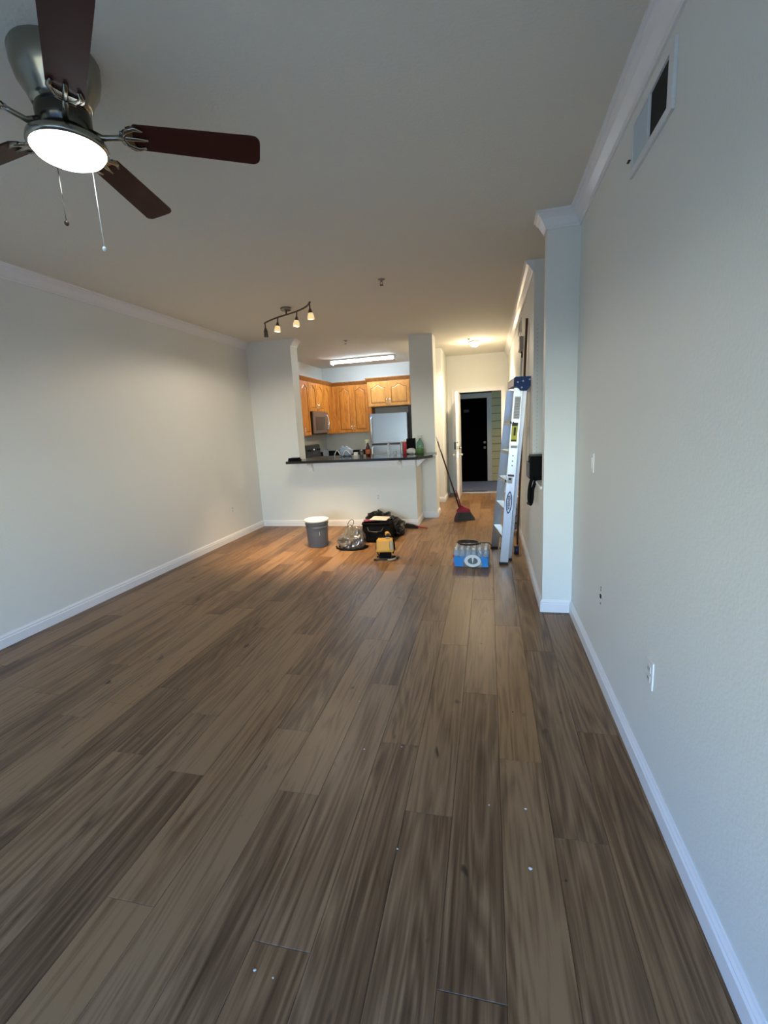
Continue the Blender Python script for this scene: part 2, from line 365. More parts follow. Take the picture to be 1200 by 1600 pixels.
# ---------------------------------------------------------------- outside corridor
HY = 11.85
hf = struct(MB().box((-11, YE+T, -.1), (11, HY+.1, -.012)).build('floor_corridor', mat('corridor_concrete', (.115, .10, .085), .7, var=.15, vscale=3, bump=.1)), 'grey concrete corridor floor outside the entry', 'floor')
struct(MB().box((-11, YE+.5, 2.7), (11, HY+.1, 2.8)).build('ceiling_corridor', ceilp))
hw = struct(MB().box((-11, HY, -.05), (11, HY+.1, 2.75)).build('wall_corridor', mat('siding_gap_shade', (.03, .03, .02), .8)), 'corridor wall with yellow-green lap siding', 'wall')  # near-black backing paints the shadow lines in the board gaps
sid = mat('siding_paint', (.34, .26, .09), .7, bump=.1, bscale=40)
for s0, s1 in ((.085, 2.2), (-3.2, -1.06)):
    i = 0; z = -.01
    while z < 2.7:
        h = .187; zz = min(z+h, 2.74)
        MB().loft([[(x, HY-.034, z+.012), (x, HY-.016, zz), (x, HY, zz), (x, HY, z+.012)] for x in (s0, s1)], smooth=False).build('siding_board', sid, hw)
        z += h
w = MB(); gtr = mat('grey_door_trim', (.34, .29, .19), .6)
w.box((-.026, HY-.035, 0), (.085, HY, 2.19)); w.box((-1.06, HY-.035, 0), (-.95, HY, 2.19)); w.box((-.95, HY-.035, 2.075), (-.026, HY, 2.19))
struct(w.build('trim_7', gtr), 'grey casing around the black door across the corridor', 'trim')
d2 = struct(bpy.data.objects.new('door_2', None), 'black closed door across the corridor with a small number plate', 'door'); COL.objects.link(d2); d2.location = (-.49, HY-.02, 0); WORLD['door_2'] = Vector(d2.location)
MB().box((-.95, HY-.02, 0), (-.026, HY-.001, 2.075)).build('door_panel', mat('black_door_paint', (.0006, .0005, .0005), 1.0, ior=1.08), d2)
MB().box((-.60, HY-.026, 1.74), (-.47, HY-.02, 1.81), .004).build('number_plate', mat('dull_plate', (.022, .022, .022), .7), d2)
MB().cyl((-.09, HY-.02, .98), (-.09, HY-.055, .98), .032, .03).build('deadbolt', mat('dim_lock', (.10, .095, .085), .5, .3), d2)
MB().cyl((-.09, HY-.02, .85), (-.09, HY-.04, .85), .03).cyl((-.09, HY-.04, .85), (-.09, HY-.09, .85), .012, .03).build('knob', MATS['dim_lock'], d2)

struct(MB().box((XR2+T, YE, -.05), (11, YE+T, 2.75)).box((-11, YK+.102, -.05), (-1.42, YK+.2, 2.75)).build('wall_corridor_inner', wallp))
struct(MB().box((-11.1, YE, -.05), (-11, HY+.1, 2.75)).build('wall_corridor_light_stop', wallp))  # unseen end wall added to hold sky light off the siding
# open entry door, seen along its edge
DXA, DXB, DYA, DYB = -.608, -.562, 8.95, 9.85
d1 = struct(bpy.data.objects.new('door_1', None), 'white entry door standing open, seen edge-on with its locks', 'door'); COL.objects.link(d1); d1.location = (-.585, 9.4, 0); WORLD['door_1'] = Vector(d1.location)
w = MB().box((DXA, DYA, .012), (DXB, DYB, 2.075), .003)
for z0, z1 in ((.25, .85), (1.05, 1.9)):
    for y0, y1 in ((9.06, 9.37), (9.43, 9.74)):
        w.box((DXB, y0, z0), (DXB+.006, y1, z1), .005); w.box((DXA-.006, y0, z0), (DXA, y1, z1), .005)
w.build('door_panel', mat('door_paint', (.78, .76, .72), .4), d1)
lk = MB().box((DXA-.045, 8.985, .985), (DXA, 9.05, 1.13), .012); lk.build('keypad_lock', black, d1)
lk = MB().cyl((DXB, 9.01, 1.02), (DXB+.03, 9.01, 1.02), .03).box((DXB+.03, 9.0, 1.0), (DXB+.05, 9.02, 1.04), .004); lk.build('deadbolt_turn', nickel, d1)
for s_, x in ((1, DXB), (-1, DXA)):
    k = MB().cyl((x, 9.01, .885), (x+s_*.012, 9.01, .885), .032).cyl((x+s_*.012, 9.01, .885), (x+s_*.035, 9.01, .885), .011).cyl((x+s_*.035, 9.01, .885), (x+s_*.05, 9.01, .885), .018, .028).cyl((x+s_*.05, 9.01, .885), (x+s_*.072, 9.01, .885), .028, .018)
    k.build('knob', chrome, d1)
MB().box((-.598, DYA-.003, .83), (-.572, DYA, .94)).box((-.590, DYA-.012, .87), (-.58, DYA, .90)).build('latch_plate', chrome, d1)
MB().box((-.598, DYA-.003, .985), (-.572, DYA, 1.06)).build('deadbolt_plate', mat('brass_worn', (.3, .27, .2), .35, 1), d1)
MB().cyl((-.585, DYA-.002, 1.125), (-.585, DYA, 1.125), .012).build('bore_hole', darkhole, d1)

# ---------------------------------------------------------------- kitchen
def arch(w0, w1, z0, z1, rise, n=9):
    """closed outline with a cathedral (ogee) top"""
    pts = [(w0, z0), (w1, z0)]; W_ = w1-w0
    sh = []
    for i in range(n+1):
        t = i/n; a = abs(2*t-1)
        y = z1-rise*(0.5-0.5*math.cos(PI*min(1, a/.78)))
        sh.append((w1-W_*t, y))
    return pts+sh
def cab_door(M, parent, x0, x1, z0, z1, y, hx=None, hz=(0, .12), wd=None):
    wd = wd or oak
    W_ = x1-x0; st = min(.058, W_*.2); rise = min(.06, W_*.18)
    w = MB(M); bk = MB(M).box((x0+.003, y, z0+.003), (x1-.003, y+.010, z1-.003))
    w.box((x0, y+.010, z0), (x0+st, y+.02, z1), .003); w.box((x1-st, y+.010, z0), (x1, y+.02, z1), .003); w.box((x0+st, y+.010, z0), (x1-st, y+.02, z0+st), .003)
    a = arch(x0+st, x1-st, z1-st-rise-.001, z1-st*.8, rise)[2:]             # top rail with its arched lower edge
    w.prism([(x1-st, z1), (x0+st, z1)]+a[::-1], y+.010, y+.02, 1)
    d = w.build('door', wd, parent); bk.build('groove_shade_back', groove_shade, d)
    p = MB(M); g = .009
    o_ = arch(x0+st+g, x1-st-g, z0+st+g, z1-st*.8-g, rise); i_ = arch(x0+st+g+.02, x1-st-g-.02, z0+st+g+.02, z1-st*.8-g-.02, rise*.9)
    p.loft([[(u, y+.010, v) for u, v in o_], [(u, y+.012, v) for u, v in o_], [(u, y+.019, v) for u, v in i_]], smooth=False)
    p.build('raised_panel', wd, d)
    if hx is not None:
        h = MB(M); h.tube([(hx, y+.02, z0+hz[0]), (hx, y+.045, z0+hz[0]+.012), (hx, y+.05, z0+(hz[0]+hz[1])/2), (hx, y+.045, z0+hz[1]-.012), (hx, y+.02, z0+hz[1])], .0065, 8)
        h.build('handle', chrome, d)
def cabinet(name, label, M, x0, x1, z0, z1, depth, doors, top=.075, group='honey wood kitchen wall cabinets', ends=(0, 0), wd=None):
    loc = M @ Vector(((x0+x1)/2, 0, z0)); t = thing(name, label, 'cabinet', loc, group)
    MB(M).box((x0, 0, z0), (x1, depth, z1), .002).build('carcass', wd or oak, t)
    if top:
        c = MB(M); e0, e1 = ends
        c.loft([[(x0-e0*d, 0, z1-.02+z), (x0-e0*d, depth+d, z1-.02+z), (x1+e1*d, depth+d, z1-.02+z), (x1+e1*d, 0, z1-.02+z)] for d, z in ((.004, 0), (.012, .012), (.018, .018), (.05, .06), (.055, .062), (.055, top))], smooth=False)
        c.build('cornice', wood_cornice, t)
    for dr in doors: cab_door(M, t, *dr, wd=wd)
    return t
wood_cornice = wood_mat('cornice_wood', (.24, .085, .02), (.36, .14, .035), (.48, .2, .05))
ML = frame_mat((XK, 0, 0), (0, 1, 0), (1, 0, 0), (0, 0, 1))       # left run: x along +Y, out +X
MK = frame_mat((0, YK, 0), (1, 0, 0), (0, -1, 0), (0, 0, 1))      # back run: x along +X, out -Y
CB, CT, CD = 1.40, 2.44, .31
cabinet('wall_cabinet', 'tall honey wood wall cabinet left of the microwave', ML, 7.60, 8.40, CB, CT, CD, [(7.605, 7.995, CB+.01, CT-.03, CD, None), (8.0, 8.39, CB+.01, CT-.03, CD, 8.03, (.02, .14))])
cabinet('wall_cabinet', 'short honey wood cabinet above the microwave', ML, 8.402, 9.22, 1.86, CT, CD, [(8.41, 8.805, 1.87, CT-.03, CD, 8.775, (.02, .14)), (8.815, 9.21, 1.87, CT-.03, CD, 8.845, (.02, .14))])
cabinet('wall_cabinet', 'narrow honey wood cabinet between microwave and corner', ML, 9.222, 9.794, CB, CT, CD, [(9.23, 9.58, CB+.01, CT-.03, CD, None)])
cabinet('wall_cabinet', 'tall double-door wood cabinet between the corner and the refrigerator', MK, XK+CD+.001, -2.47, CB, CT, CD, [(-3.25, -2.90, CB+.01, CT-.03, CD, -2.925, (.02, .15)), (-2.89, -2.54, CB+.01, CT-.03, CD, -2.865, (.02, .15))])
cabinet('wall_cabinet', 'wide two-door wood cabinet above the refrigerator', MK, -2.468, -1.403, 1.915, 2.45, .60, [(-2.45, -2.025, 1.925, 2.41, .60, -2.05, (.02, .15)), (-2.015, -1.57, 1.925, 2.41, .60, -1.985, (.02, .15))], ends=(.6, 0), wd=oak_light)
# lower run
ctop = mat('dark_laminate', (.02, .02, .022), .18)
cabinet('base_cabinet', 'honey wood base cabinet under the back counter', MK, XK+.645, -2.47, .1, .87, .58, [(-3.02, -2.76, .12, .84, .58, None), (-2.75, -2.49, .12, .84, .58, None)], top=0, group='honey wood base cabinets')
cabinet('base_cabinet', 'honey wood base cabinet in the corner beside the range', ML, 9.432, 10.08, .1, .87, .58, [(9.44, 9.50, .12, .84, .58, None)], top=0, group='honey wood base cabinets')
MB().prism([(XK, 9.43), (XK+.635, 9.43), (XK+.635, YK-.625), (-2.46, YK-.625), (-2.46, YK), (XK, YK)], .872, .91).build('countertop', ctop)
tag(bpy.data.objects['countertop'], 'dark kitchen worktop along the back wall', 'countertop')
w = MB().box((XK, YK-.02, .911), (-2.46, YK, 1.01)); w.box((XK, 9.44, .911), (XK+.02, YK-.02, 1.01)); tag(w.build('backsplash', ctop), 'dark backsplash strip along the kitchen wall', 'backsplash')
# range
rg = thing('kitchen_range', 'black kitchen range with raised control panel on the left wall', 'stove', (XK+.33, 9.02, 0))
MB().box((XK+.01, 8.66, .02), (XK+.66, 9.42, .9), .006).build('body', black, rg)
MB().box((XK+.03, 8.67, .9), (XK+.65, 9.41, .915), .004).build('cooktop', mat('cooktop_glass', (.01, .01, .01), .06), rg)
w = MB(frame_mat((XK, 8.66, .9), (0, 1, 0), (1, 0, 0), (0, 0, 1))); w.loft([[(x, .01, 0), (x, .10, 0), (x, .075, .29), (x, .03, .30), (x, .01, .30)] for x in (0, .76)], smooth=False)
w.build('control_panel', mat('panel_grey', (.045, .05, .055), .3), rg)
MB().box((XK+.083, 8.95, 1.06), (XK+.094, 9.13, 1.13)).build('clock_window', mat('clock_glass', (.015, .02, .03), .1), rg)
MB().box((XK+.094, 9.02, 1.09), (XK+.096, 9.06, 1.115)).build('clock_digits', mat('clock_glow', (.5, .65, .8), .5, emit=1.2), rg)
for y in (8.73, 8.83, 9.25, 9.35): MB().cyl((XK+.088, y, 1.09), (XK+.115, y, 1.09), .022, .018).build('knob', black, rg)
MB().tube([(XK+.66, 8.74, .78), (XK+.70, 8.76, .78), (XK+.70, 9.32, .78), (XK+.66, 9.34, .78)], .011, 8).build('oven_handle', steel, rg)
MB().box((XK+.66, 8.76, .3), (XK+.668, 9.32, .68), .004).build('oven_window', black, rg)
# microwave
mw = thing('microwave', 'stainless over-the-range microwave with curved handle', 'microwave', (XK+.2, 8.8, 1.425))
MB().box((XK+.002, 8.405, 1.425), (XK+.36, 9.215, 1.858), .004).build('body', black, mw)
mst = mat('microwave_steel', (.33, .29, .27), .35, .8)
w = MB(frame_mat((XK+.36, 8.405, 1.425), (0, 1, 0), (1, 0, 0), (0, 0, 1)))
w.box((0.012, 0, .012), (.81, .035, .43), .006); w.build('door_frame', mst, mw)
w = MB(frame_mat((XK+.36, 8.405, 1.425), (0, 1, 0), (1, 0, 0), (0, 0, 1))); w.box((.10, .035, .07), (.60, .039, .33), .003); w.build('window', mat('microwave_window', (.055, .048, .044), .25), mw)
w = MB(frame_mat((XK+.36, 8.405, 1.425), (0, 1, 0), (1, 0, 0), (0, 0, 1))); w.tube([(.69, .035, .06), (.69, .065, .08), (.69, .085, .15), (.69, .09, .215), (.69, .085, .28), (.69, .065, .35), (.69, .035, .37)], .013, 10); w.build('handle', chrome, mw)
w = MB(frame_mat((XK+.36, 8.405, 1.425), (0, 1, 0), (1, 0, 0), (0, 0, 1))); w.box((.03, .0, -.012), (.78, -.3, 0)); w.build('vent_underside', darkhole, mw)
# refrigerator
fr = thing('refrigerator', 'stainless top-freezer refrigerator behind the bar', 'refrigerator', (-2.0, 9.7, 0))
MB().box((-2.40, 9.34, .02), (-1.61, 10.08, 1.76), .006).build('body', mat('fridge_side', (.12, .12, .125), .45), fr)
MB().box((-2.40, 9.27, 1.155), (-1.61, 9.335, 1.77), .012).build('freezer_door', steel, fr)
MB().box((-2.40, 9.27, .08), (-1.61, 9.335, 1.125), .012).build('door', steel, fr)
for z0, z1 in ((1.19, 1.70), (.55, 1.09)): MB().tube([(-2.355, 9.27, z0), (-2.355, 9.215, z0+.03), (-2.355, 9.21, (z0+z1)/2), (-2.355, 9.215, z1-.03), (-2.355, 9.27, z1)], .016, 10).build('handle', mat('satin_handle', (.8, .82, .84), .25, .6), fr)
MB().box((-2.38, 9.30, .0), (-1.63, 10.0, .075)).build('base_grille', black, fr)
tag(MB().box((-1.60, 9.40, 0), (-1.403, YK-.002, 1.91), .002).build('gap_dark_panel', mat('gap_dark', (.022, .018, .016), .6)), 'dark panel added to darken the gap right of the refrigerator', 'panel')  # dark panel added so the gap beside the refrigerator reads dark
# fluorescent ceiling fixture
kl = thing('kitchen_ceiling_light', 'long lit fluorescent ceiling fixture in the kitchen', 'ceiling light', (-2.4, 9.02, ZC-.1))
lo = frame_mat((-2.4, 9.02, ZC), (math.cos(-.03), math.sin(-.03), 0), (-math.sin(-.03), math.cos(-.03), 0), (0, 0, 1))
MB(lo).box((-.66, -.09, -.03), (.66, .09, 0), .005).build('housing', white, kl)
w = MB(lo); w.loft([[(x, -.07, -.03), (x, -.066, -.05), (x, -.04, -.068), (x, 0, -.074), (x, .04, -.068), (x, .066, -.05), (x, .07, -.03)] for x in (-.64, .64)]); w.build('diffuser', mat('fluorescent', (.9, .95, 1), .5, emit=54, ecol=(.70, .86, 1.0)), kl)
for x in (-.66, .64): MB(lo).box((x, -.092, -.092), (x+.02, .092, 0), .006).build('end_cap', white, kl)

# ---------------------------------------------------------------- bar counter
CZ = 1.02
bc = thing('bar_counter', 'black stone bar counter with a clipped right corner', 'counter', (-1.9, 6.8, CZ))
poly = [(-2.96, 6.30), (-.97, 6.30), (-.80, 6.62), (-.80, YCO-.002), (CXL-.002, YCO-.002), (CXL-.002, 7.36), (XP+.002, 7.36), (XP+.002, YB-.002), (-2.96, YB-.002)]
MB().prism(poly, CZ+.0005, CZ+.038).build('slab', granite, bc)
wcn = bpy.data.objects['wall_counter']
MB().box((XP-.0, YB-.02, CZ-.1), (XHE, YB-.001, CZ-.003)).build('apron', trimp, wcn)
for x in (-2.68, -1.28):
    w = MB(); w.prism([(YB-.021, CZ-.14), (YB-.021, CZ-.003), (YB-.26, CZ-.003), (YB-.26, CZ-.022), (YB-.11, CZ-.04), (YB-.05, CZ-.09), (YB-.045, CZ-.14)], x-.03, x+.03, 0); w.build('bracket', trimp, wcn)
w = MB(); w.prism([(XHE+.0, CZ-.13), (XHE, CZ-.003), (XHE+.13, CZ-.003), (XHE+.13, CZ-.02), (XHE+.02, CZ-.13)], 6.72, 6.76, 1); w.build('bracket', trimp, wcn)
ZT = CZ+.039
def bottle(name, label, x, y, prof, m, z=ZT, cat='bottle', n=16, group=None, cap=None, capm=white, extra=None):
    t = thing(name, label, cat, (x, y, z), group)
    MB().lathe(prof, (x, y, z), n).build('body', m, t)
    if cap: MB().lathe(cap, (x, y, z), n).build('cap', capm, t)
    if extra: extra(t)
    return t
pet = [(.028, 0), (.032, .008), (.031, .06), (.028, .08), (.032, .10), (.032, .14), (.022, .175), (.012, .19), (.012, .20)]
petcap = [(.014, .19), (.014, .207), (.012, .208)]
waterm = mat('bottle_clear', (.84, .88, .90), .08, trans=.7, alpha=.62, ior=1.2)
bottle('water_bottle', 'clear water bottle standing just left of the amber spray bottle', -1.905, 7.12, pet, waterm, cap=petcap, group='items on the bar counter')
bottle('water_bottle', 'tall narrow clear bottle in front of the refrigerator door', -1.56, 7.16, [(.022, 0), (.024, .01), (.024, .15), (.016, .175), (.012, .185), (.012, .2)], waterm, cap=[(.014, .19), (.014, .21), (.012, .211)], group='items on the bar counter')
def trigger(x, y, z, m, dirx=-1):
    def f(t):
        w = MB().cyl((x, y, z+.20), (x, y, z+.225), .014); w.box((x-.045 if dirx < 0 else x-.02, y-.011, z+.222), (x+.02 if dirx < 0 else x+.045, y+.011, z+.25), .006)
        w.tube([(x+dirx*.02, y, z+.225), (x+dirx*.032, y, z+.205), (x+dirx*.03, y, z+.185)], .005, 8); w.build('spray_trigger', m, t)
    return f
bottle('spray_bottle', 'amber-brown spray bottle with a pale yellow trigger', -1.86, 7.0, [(.036, 0), (.04, .01), (.04, .10), (.032, .14), (.016, .17), (.013, .2)], mat('amber_bottle', (.06, .016, .006), .2), extra=lambda t: (trigger(-1.86, 7.0, ZT, mat('pale_yellow', (.75, .75, .38), .4))(t), MB().lathe([(.0405, .03), (.0408, .032), (.0408, .095), (.0405, .097)], (-1.86, 7.0, ZT), 20).build('label_band', mat('orange_label', (.45, .10, .03), .5), t)), group='items on the bar counter')
grn = mat('green_clear', (.18, .42, .30), .1, trans=.5, alpha=.85)
bottle('spray_bottle', 'large green see-through spray bottle with white trigger at the counter end', -1.03, 7.02, [(.05, 0), (.057, .01), (.057, .13), (.05, .17), (.030, .20), (.018, .215), (.017, .235)], grn, extra=lambda t: (trigger(-1.03, 7.02, ZT+.035, mat('trigger_grey', (.62, .66, .64), .4))(t), MB().lathe([(.0502, .01), (.0576, .012), (.0576, .085), (.0572, .086)], (-1.03, 7.02, ZT), 20).build('liquid_band', mat('green_liquid', (.10, .22, .06), .3), t)), group='items on the bar counter')
bottle('caulk_tube', 'red and white tube standing on the bar counter', -1.275, 7.05, [(.026, 0), (.026, .20), (.024, .205), (.01, .207), (.005, .235)], mat('red_print', (.62, .05, .07), .4), cat='tube', cap=[(.0262, .19), (.0262, .206), (.01, .208), (.006, .236), (.003, .237)], group='items on the bar counter')
bottle('spray_can', 'grey can directly left of the red tube', -1.335, 7.10, [(.024, 0), (.025, .004), (.025, .17), (.02, .185), (.008, .19), (.008, .2)], mat('can_grey', (.42, .42, .42), .35, .4), cat='can', group='items on the bar counter')
bottle('plastic_cup', 'small clear plastic cup lying near the red tube', -1.43, 7.02, [(.02, 0), (.028, .05), (.027, .052), (.0255, .05), (.018, .004)], waterm, cat='cup', group='items on the bar counter')
bottle('glass_jar', 'small dark grey jar beside the clear water bottle', -2.0, 7.10, [(.028, 0), (.03, .006), (.03, .06), (.024, .07), (.024, .078)], mat('smoky_glass', (.09, .10, .10), .15), cat='jar', cap=[(.026, .07), (.026, .09), (.024, .091)], capm=nickel, group='items on the bar counter')
tag(MB().box((-2.12, 7.06, ZT), (-2.06, 7.11, ZT+.055), .003).build('paper_box', white), 'small white paper box on the bar counter left of the jar', 'box', 'items on the bar counter')
t = thing('paper_bundle', 'crumpled white bundle on the counter between red tube and green bottle', 'bundle', (-1.17, 7.0, ZT), 'items on the bar counter')
MB().blob((-1.17, 7.02, ZT+.045), (.075, .05, .045), .12, 3, 3, 3, ZT).build('wrap', mat('crumpled_white', (.66, .66, .66), .6), t); MB().blob((-1.115, 6.985, ZT+.03), (.02, .02, .03), .1, 2, 5, 2, ZT).build('loose_end', mat('pale_green_white', (.72, .76, .6), .6), t)
tag(MB().box((-1.265, 7.14, ZT), (-1.13, 7.23, ZT+.235), .004).build('black_box', blackm), 'square black box standing at the back of the bar counter', 'box', 'items on the bar counter')
# plastic bag with white handles
t = thing('shopping_bag', 'crumpled pale blue plastic bag with white loop handles on the bar counter', 'bag', (-2.27, 7.08, ZT), 'items on the bar counter')
MB().blob((-2.27, 7.12, ZT+.065), (.11, .07, .075), .22, 3.5, 2, 3, ZT).blob((-2.33, 7.12, ZT+.10), (.04, .03, .06), .25, 3, 4, 3, ZT).build('body', mat('blue_bag', (.33, .42, .56), .35, var=.3, vscale=40), t)
for x0, x1, h in ((-2.44, -2.33, .09), (-2.30, -2.16, .085)):
    MB().tube([(x0+(x1-x0)*i/10, 7.03-.012*math.sin(PI*i/10), ZT+.008+h*math.sin(PI*min(1, i/10*1.15)/1.15*1.0)*(1 if i < 10 else .3)) for i in range(11)], .0085, 8, .8).build('handle', white, t)
t = thing('cable_roll', 'folded black cloth at the far left end of the bar counter', 'cloth', (-2.86, 6.42, ZT), 'items on the bar counter')
MB().box((-2.945, 6.34, ZT), (-2.79, 6.52, ZT+.022), .01).box((-2.94, 6.345, ZT+.0222), (-2.80, 6.50, ZT+.045), .011).build('fold', blackm, t)
t.name = 'folded_cloth'; WORLD['folded_cloth'] = WORLD['cable_roll']
t = tag(MB(frame_mat((XK+.12, 9.50, .911), (.3, .95, 0), (-.95, .3, 0), (0, 0, 1))).box((0, 0, 0), (.2, .004, .15)).build('paper_sheet', mat('paper', (.30, .32, .33), .6)), 'pale sheet of paper propped beside the range', 'paper')

# ---------------------------------------------------------------- wall and ceiling fittings
def plate(label, M, kind='outlet', grp=None, cat='outlet'):
    name = {'outlet': 'wall_outlet', 'switch': 'light_switch', 'cable': 'wall_plate'}[kind]
    t = thing(name, label, cat, M @ Vector((0, 0, 0)), grp)
    MB(M).box((-.036, 0, -.058), (.036, .006, .058), .003).build('cover_plate', white, t)
    if kind == 'outlet':
        for z in (-.02, .02):
            MB(M).box((-.017, .006, z-.014), (.017, .0085, z+.014), .004).build('socket', mat('socket_white', (.68, .68, .66), .4), t)
            MB(M).box((-.008, .0085, z-.004), (-.005, .009, z+.006)).box((.005, .0085, z-.004), (.008, .009, z+.006)).build('slots', darkhole, t)
    elif kind == 'switch': MB(M).box((-.016, .006, -.033), (.016, .010, .033), .002).build('rocker', white, t)
    return t
MRW = lambda y, z: frame_mat((XR, y, z), (0, 1, 0), (-1, 0, 0), (0, 0, 1))
plate('outlet low on the near right wall', MRW(1.82, .49), 'outlet', 'wall outlets')
plate('switch plate on the right wall seen nearly edge-on', MRW(2.963, 1.22), 'switch', None, 'switch')
plate('outlet on the left wall near the corner', frame_mat((XL, 5.75, .44), (0, 1, 0), (1, 0, 0), (0, 0, 1)), 'outlet', 'wall outlets')
plate('outlet on the half wall below the counter', frame_mat((-1.64, YB, .45), (1, 0, 0), (0, -1, 0), (0, 0, 1)), 'outlet', 'wall outlets')
t = thing('cable_bracket', 'open low-voltage box with bare holes low on the right wall', 'wall box', (XR, 2.645, .49))
MM = MRW(2.645, .49)
MB(MM).box((-.012, 0, -.012), (.012, .004, .008)).build('hole', darkhole, t)
for z in (.05, .035, -.045): MB(MM).cyl((0, 0, z), (0, .003, z), .007, .006, 8).build('screw', mat('dull_screw', (.3, .27, .22), .5, .4), t)
# air vent on the right wall
t = thing('air_vent', 'white wall vent with a black opening high on the right wall', 'vent', (XR, 2.155, 2.6))
MM = frame_mat((XR, 2.155, 2.6), (0, 1, 0), (-1, 0, 0), (0, 0, 1))
w = MB(MM)
for a, b in (((-.235, 0, .085), (.235, .012, .105)), ((-.235, 0, -.105), (.235, .012, -.075)), ((-.235, 0, -.075), (-.185, .012, .085)), ((.205, 0, -.075), (.235, .012, .085)), ((.01, 0, -.075), (.02, .012, .085))): w.box(a, b, .002)
w.build('frame', mat('vent_white', (.74, .77, .78), .4), t)
MB(MM).box((-.185, .001, -.075), (.01, .0035, .085)).build('dark_opening', darkhole, t)
MB(MM).box((.02, .0, -.075), (.205, .002, .085)).build('damper_plate', mat('vent_blue_grey', (.55, .62, .64), .4), t)
for i in range(9): x = .03+i*.02; MB(MM).loft([[(x, .002, z), (x+.014, .009, z), (x+.0155, .009, z), (x+.002, .002, z)] for z in (-.075, .085)], smooth=False).build('slat', mat('vent_blue_grey', (.55, .62, .64), .4), t)
MB(MM).box((.225, .012, -.035), (.25, .022, -.03), .001).build('lever', black, t)
# second vent, chime box
t = thing('air_vent', 'small grey vent high on the far right wall under the crown', 'vent', (XR2, 6.26, 2.62))
MM = frame_mat((XR2, 6.26, 2.62), (0, 1, 0), (-1, 0, 0), (0, 0, 1))
MB(MM).box((-.24, 0, -.085), (.24, .012, .085), .003).build('frame', white, t)
for i in range(6): MB(MM).box((-.21, .012, -.066+i*.023), (.21, .016, -.052+i*.023)).build('slat', mat('slat_grey', (.22, .23, .25), .5), t)
t = thing('door_chime', 'square beige chime box on the wall above the ladder', 'chime', (XR2, 5.8, 2.36))
MM = frame_mat((XR2, 5.83, 2.365), (0, 1, 0), (-1, 0, 0), (0, 0, 1))
MB(MM).box((-.12, 0, -.075), (.12, .045, .075), .008).build('cover', mat('chime_beige', (.42, .38, .32), .5), t)
MB(MM).box((-.11, .0, -.085), (.11, .03, -.075)).build('chime_base', mat('chime_grey', (.4, .4, .4), .5), t)
def sprinkler(x, y, label):
    t = thing('sprinkler_head', label, 'sprinkler', (x, y, ZC-.06), 'ceiling sprinkler heads')
    MB().lathe([(.001, 0), (.035, 0), (.03, -.006), (.012, -.008), (.012, -.02), (.001, -.02)], (x, y, ZC)).build('escutcheon', mat('sprinkler_grey', (.32, .29, .25), .4, .5), t)
    MB().tube([(x-.004, y, ZC-.02), (x-.014, y, ZC-.032), (x-.004, y, ZC-.05)], .003, 6).tube([(x+.004, y, ZC-.02), (x+.014, y, ZC-.032), (x+.004, y, ZC-.05)], .003, 6).build('yoke', nickel, t)
    MB().lathe([(.001, -.05), (.018, -.05), (.018, -.054), (.001, -.054)], (x, y, ZC)).build('deflector', bronze, t)
sprinkler(-.965, 4.47, 'sprinkler head alone in the middle of the ceiling')
sprinkler(-2.168, 7.17, 'sprinkler head on the kitchen ceiling before the fluorescent light')
sprinkler(-.30, 8.05, 'sprinkler head beside the round entry light')
warm = (1.0, .70, .38)
t = thing('entry_ceiling_light', 'small lit round dome light on the entry ceiling', 'ceiling light', (-.215, 8.30, ZC-.09))
MB().lathe([(.08, 0), (.085, -.02), (.08, -.025)], (-.215, 8.30, ZC)).build('base', white, t)
MB().lathe([(.078, -.025), (.078, -.05), (.065, -.075), (.035, -.09), (.004, -.094)], (-.215, 8.30, ZC)).build('dome', mat('dome_glow', (1, .86, .6), .5, emit=7, ecol=(1, .80, .52)), t)
point((-.215, 8.30, ZC-.16), 20, (1, .76, .50), .08); spot((-.215, 8.30, ZC-.11), (-.215, 8.4, 0), 235, (1, .78, .52), 150, .6, .08)

# ---------------------------------------------------------------- track light
t = thing('track_light', 'bronze wavy track light with four small glass heads', 'track light', (-2.17, 5.02, ZC-.25))
MB().lathe([(.001, 0), (.062, 0), (.062, -.022), (.05, -.03), (.001, -.03)], (-2.19, 5.03, ZC)).build('canopy', nickel, t)
MB().cyl((-2.19, 5.03, ZC-.03), (-2.19, 5.03, 2.79), .01).build('stem', bronze, t)
ctrl = [(-2.60, 5.30), (-2.55, 5.255), (-2.46, 5.185), (-2.33, 5.10), (-2.19, 5.03), (-2.05, 4.955), (-1.93, 4.87), (-1.84, 4.78), (-1.765, 4.665)]
def interp(P, n=6):
    out = []
    for i in range(len(P)-1):
        p0 = Vector(P[max(i-1, 0)]); p1 = Vector(P[i]); p2 = Vector(P[i+1]); p3 = Vector(P[min(i+2, len(P)-1)])
        for k in range(n):
            u = k/n; out.append(.5*((2*p1)+(-p0+p2)*u+(2*p0-5*p1+4*p2-p3)*u*u+(-p0+3*p1-3*p2+p3)*u**3))
    out.append(Vector(P[-1])); return out
MB().tube([(p.x, p.y, 2.785) for p in interp(ctrl)], .009, 8).build('track_bar', bronze, t)
shade_on = mat('lit_glass_shade', (.9, .75, .45), .4, emit=.75, ecol=(1, .72, .33)); shade_off = mat('dark_glass_shade', (.16, .16, .13), .15, trans=.3)
bulb_on = mat('lit_bulb', (1, .95, .85), .4, emit=14, ecol=(1, .88, .66)); bulb_off = mat('unlit_bulb', (.5, .5, .48), .2)
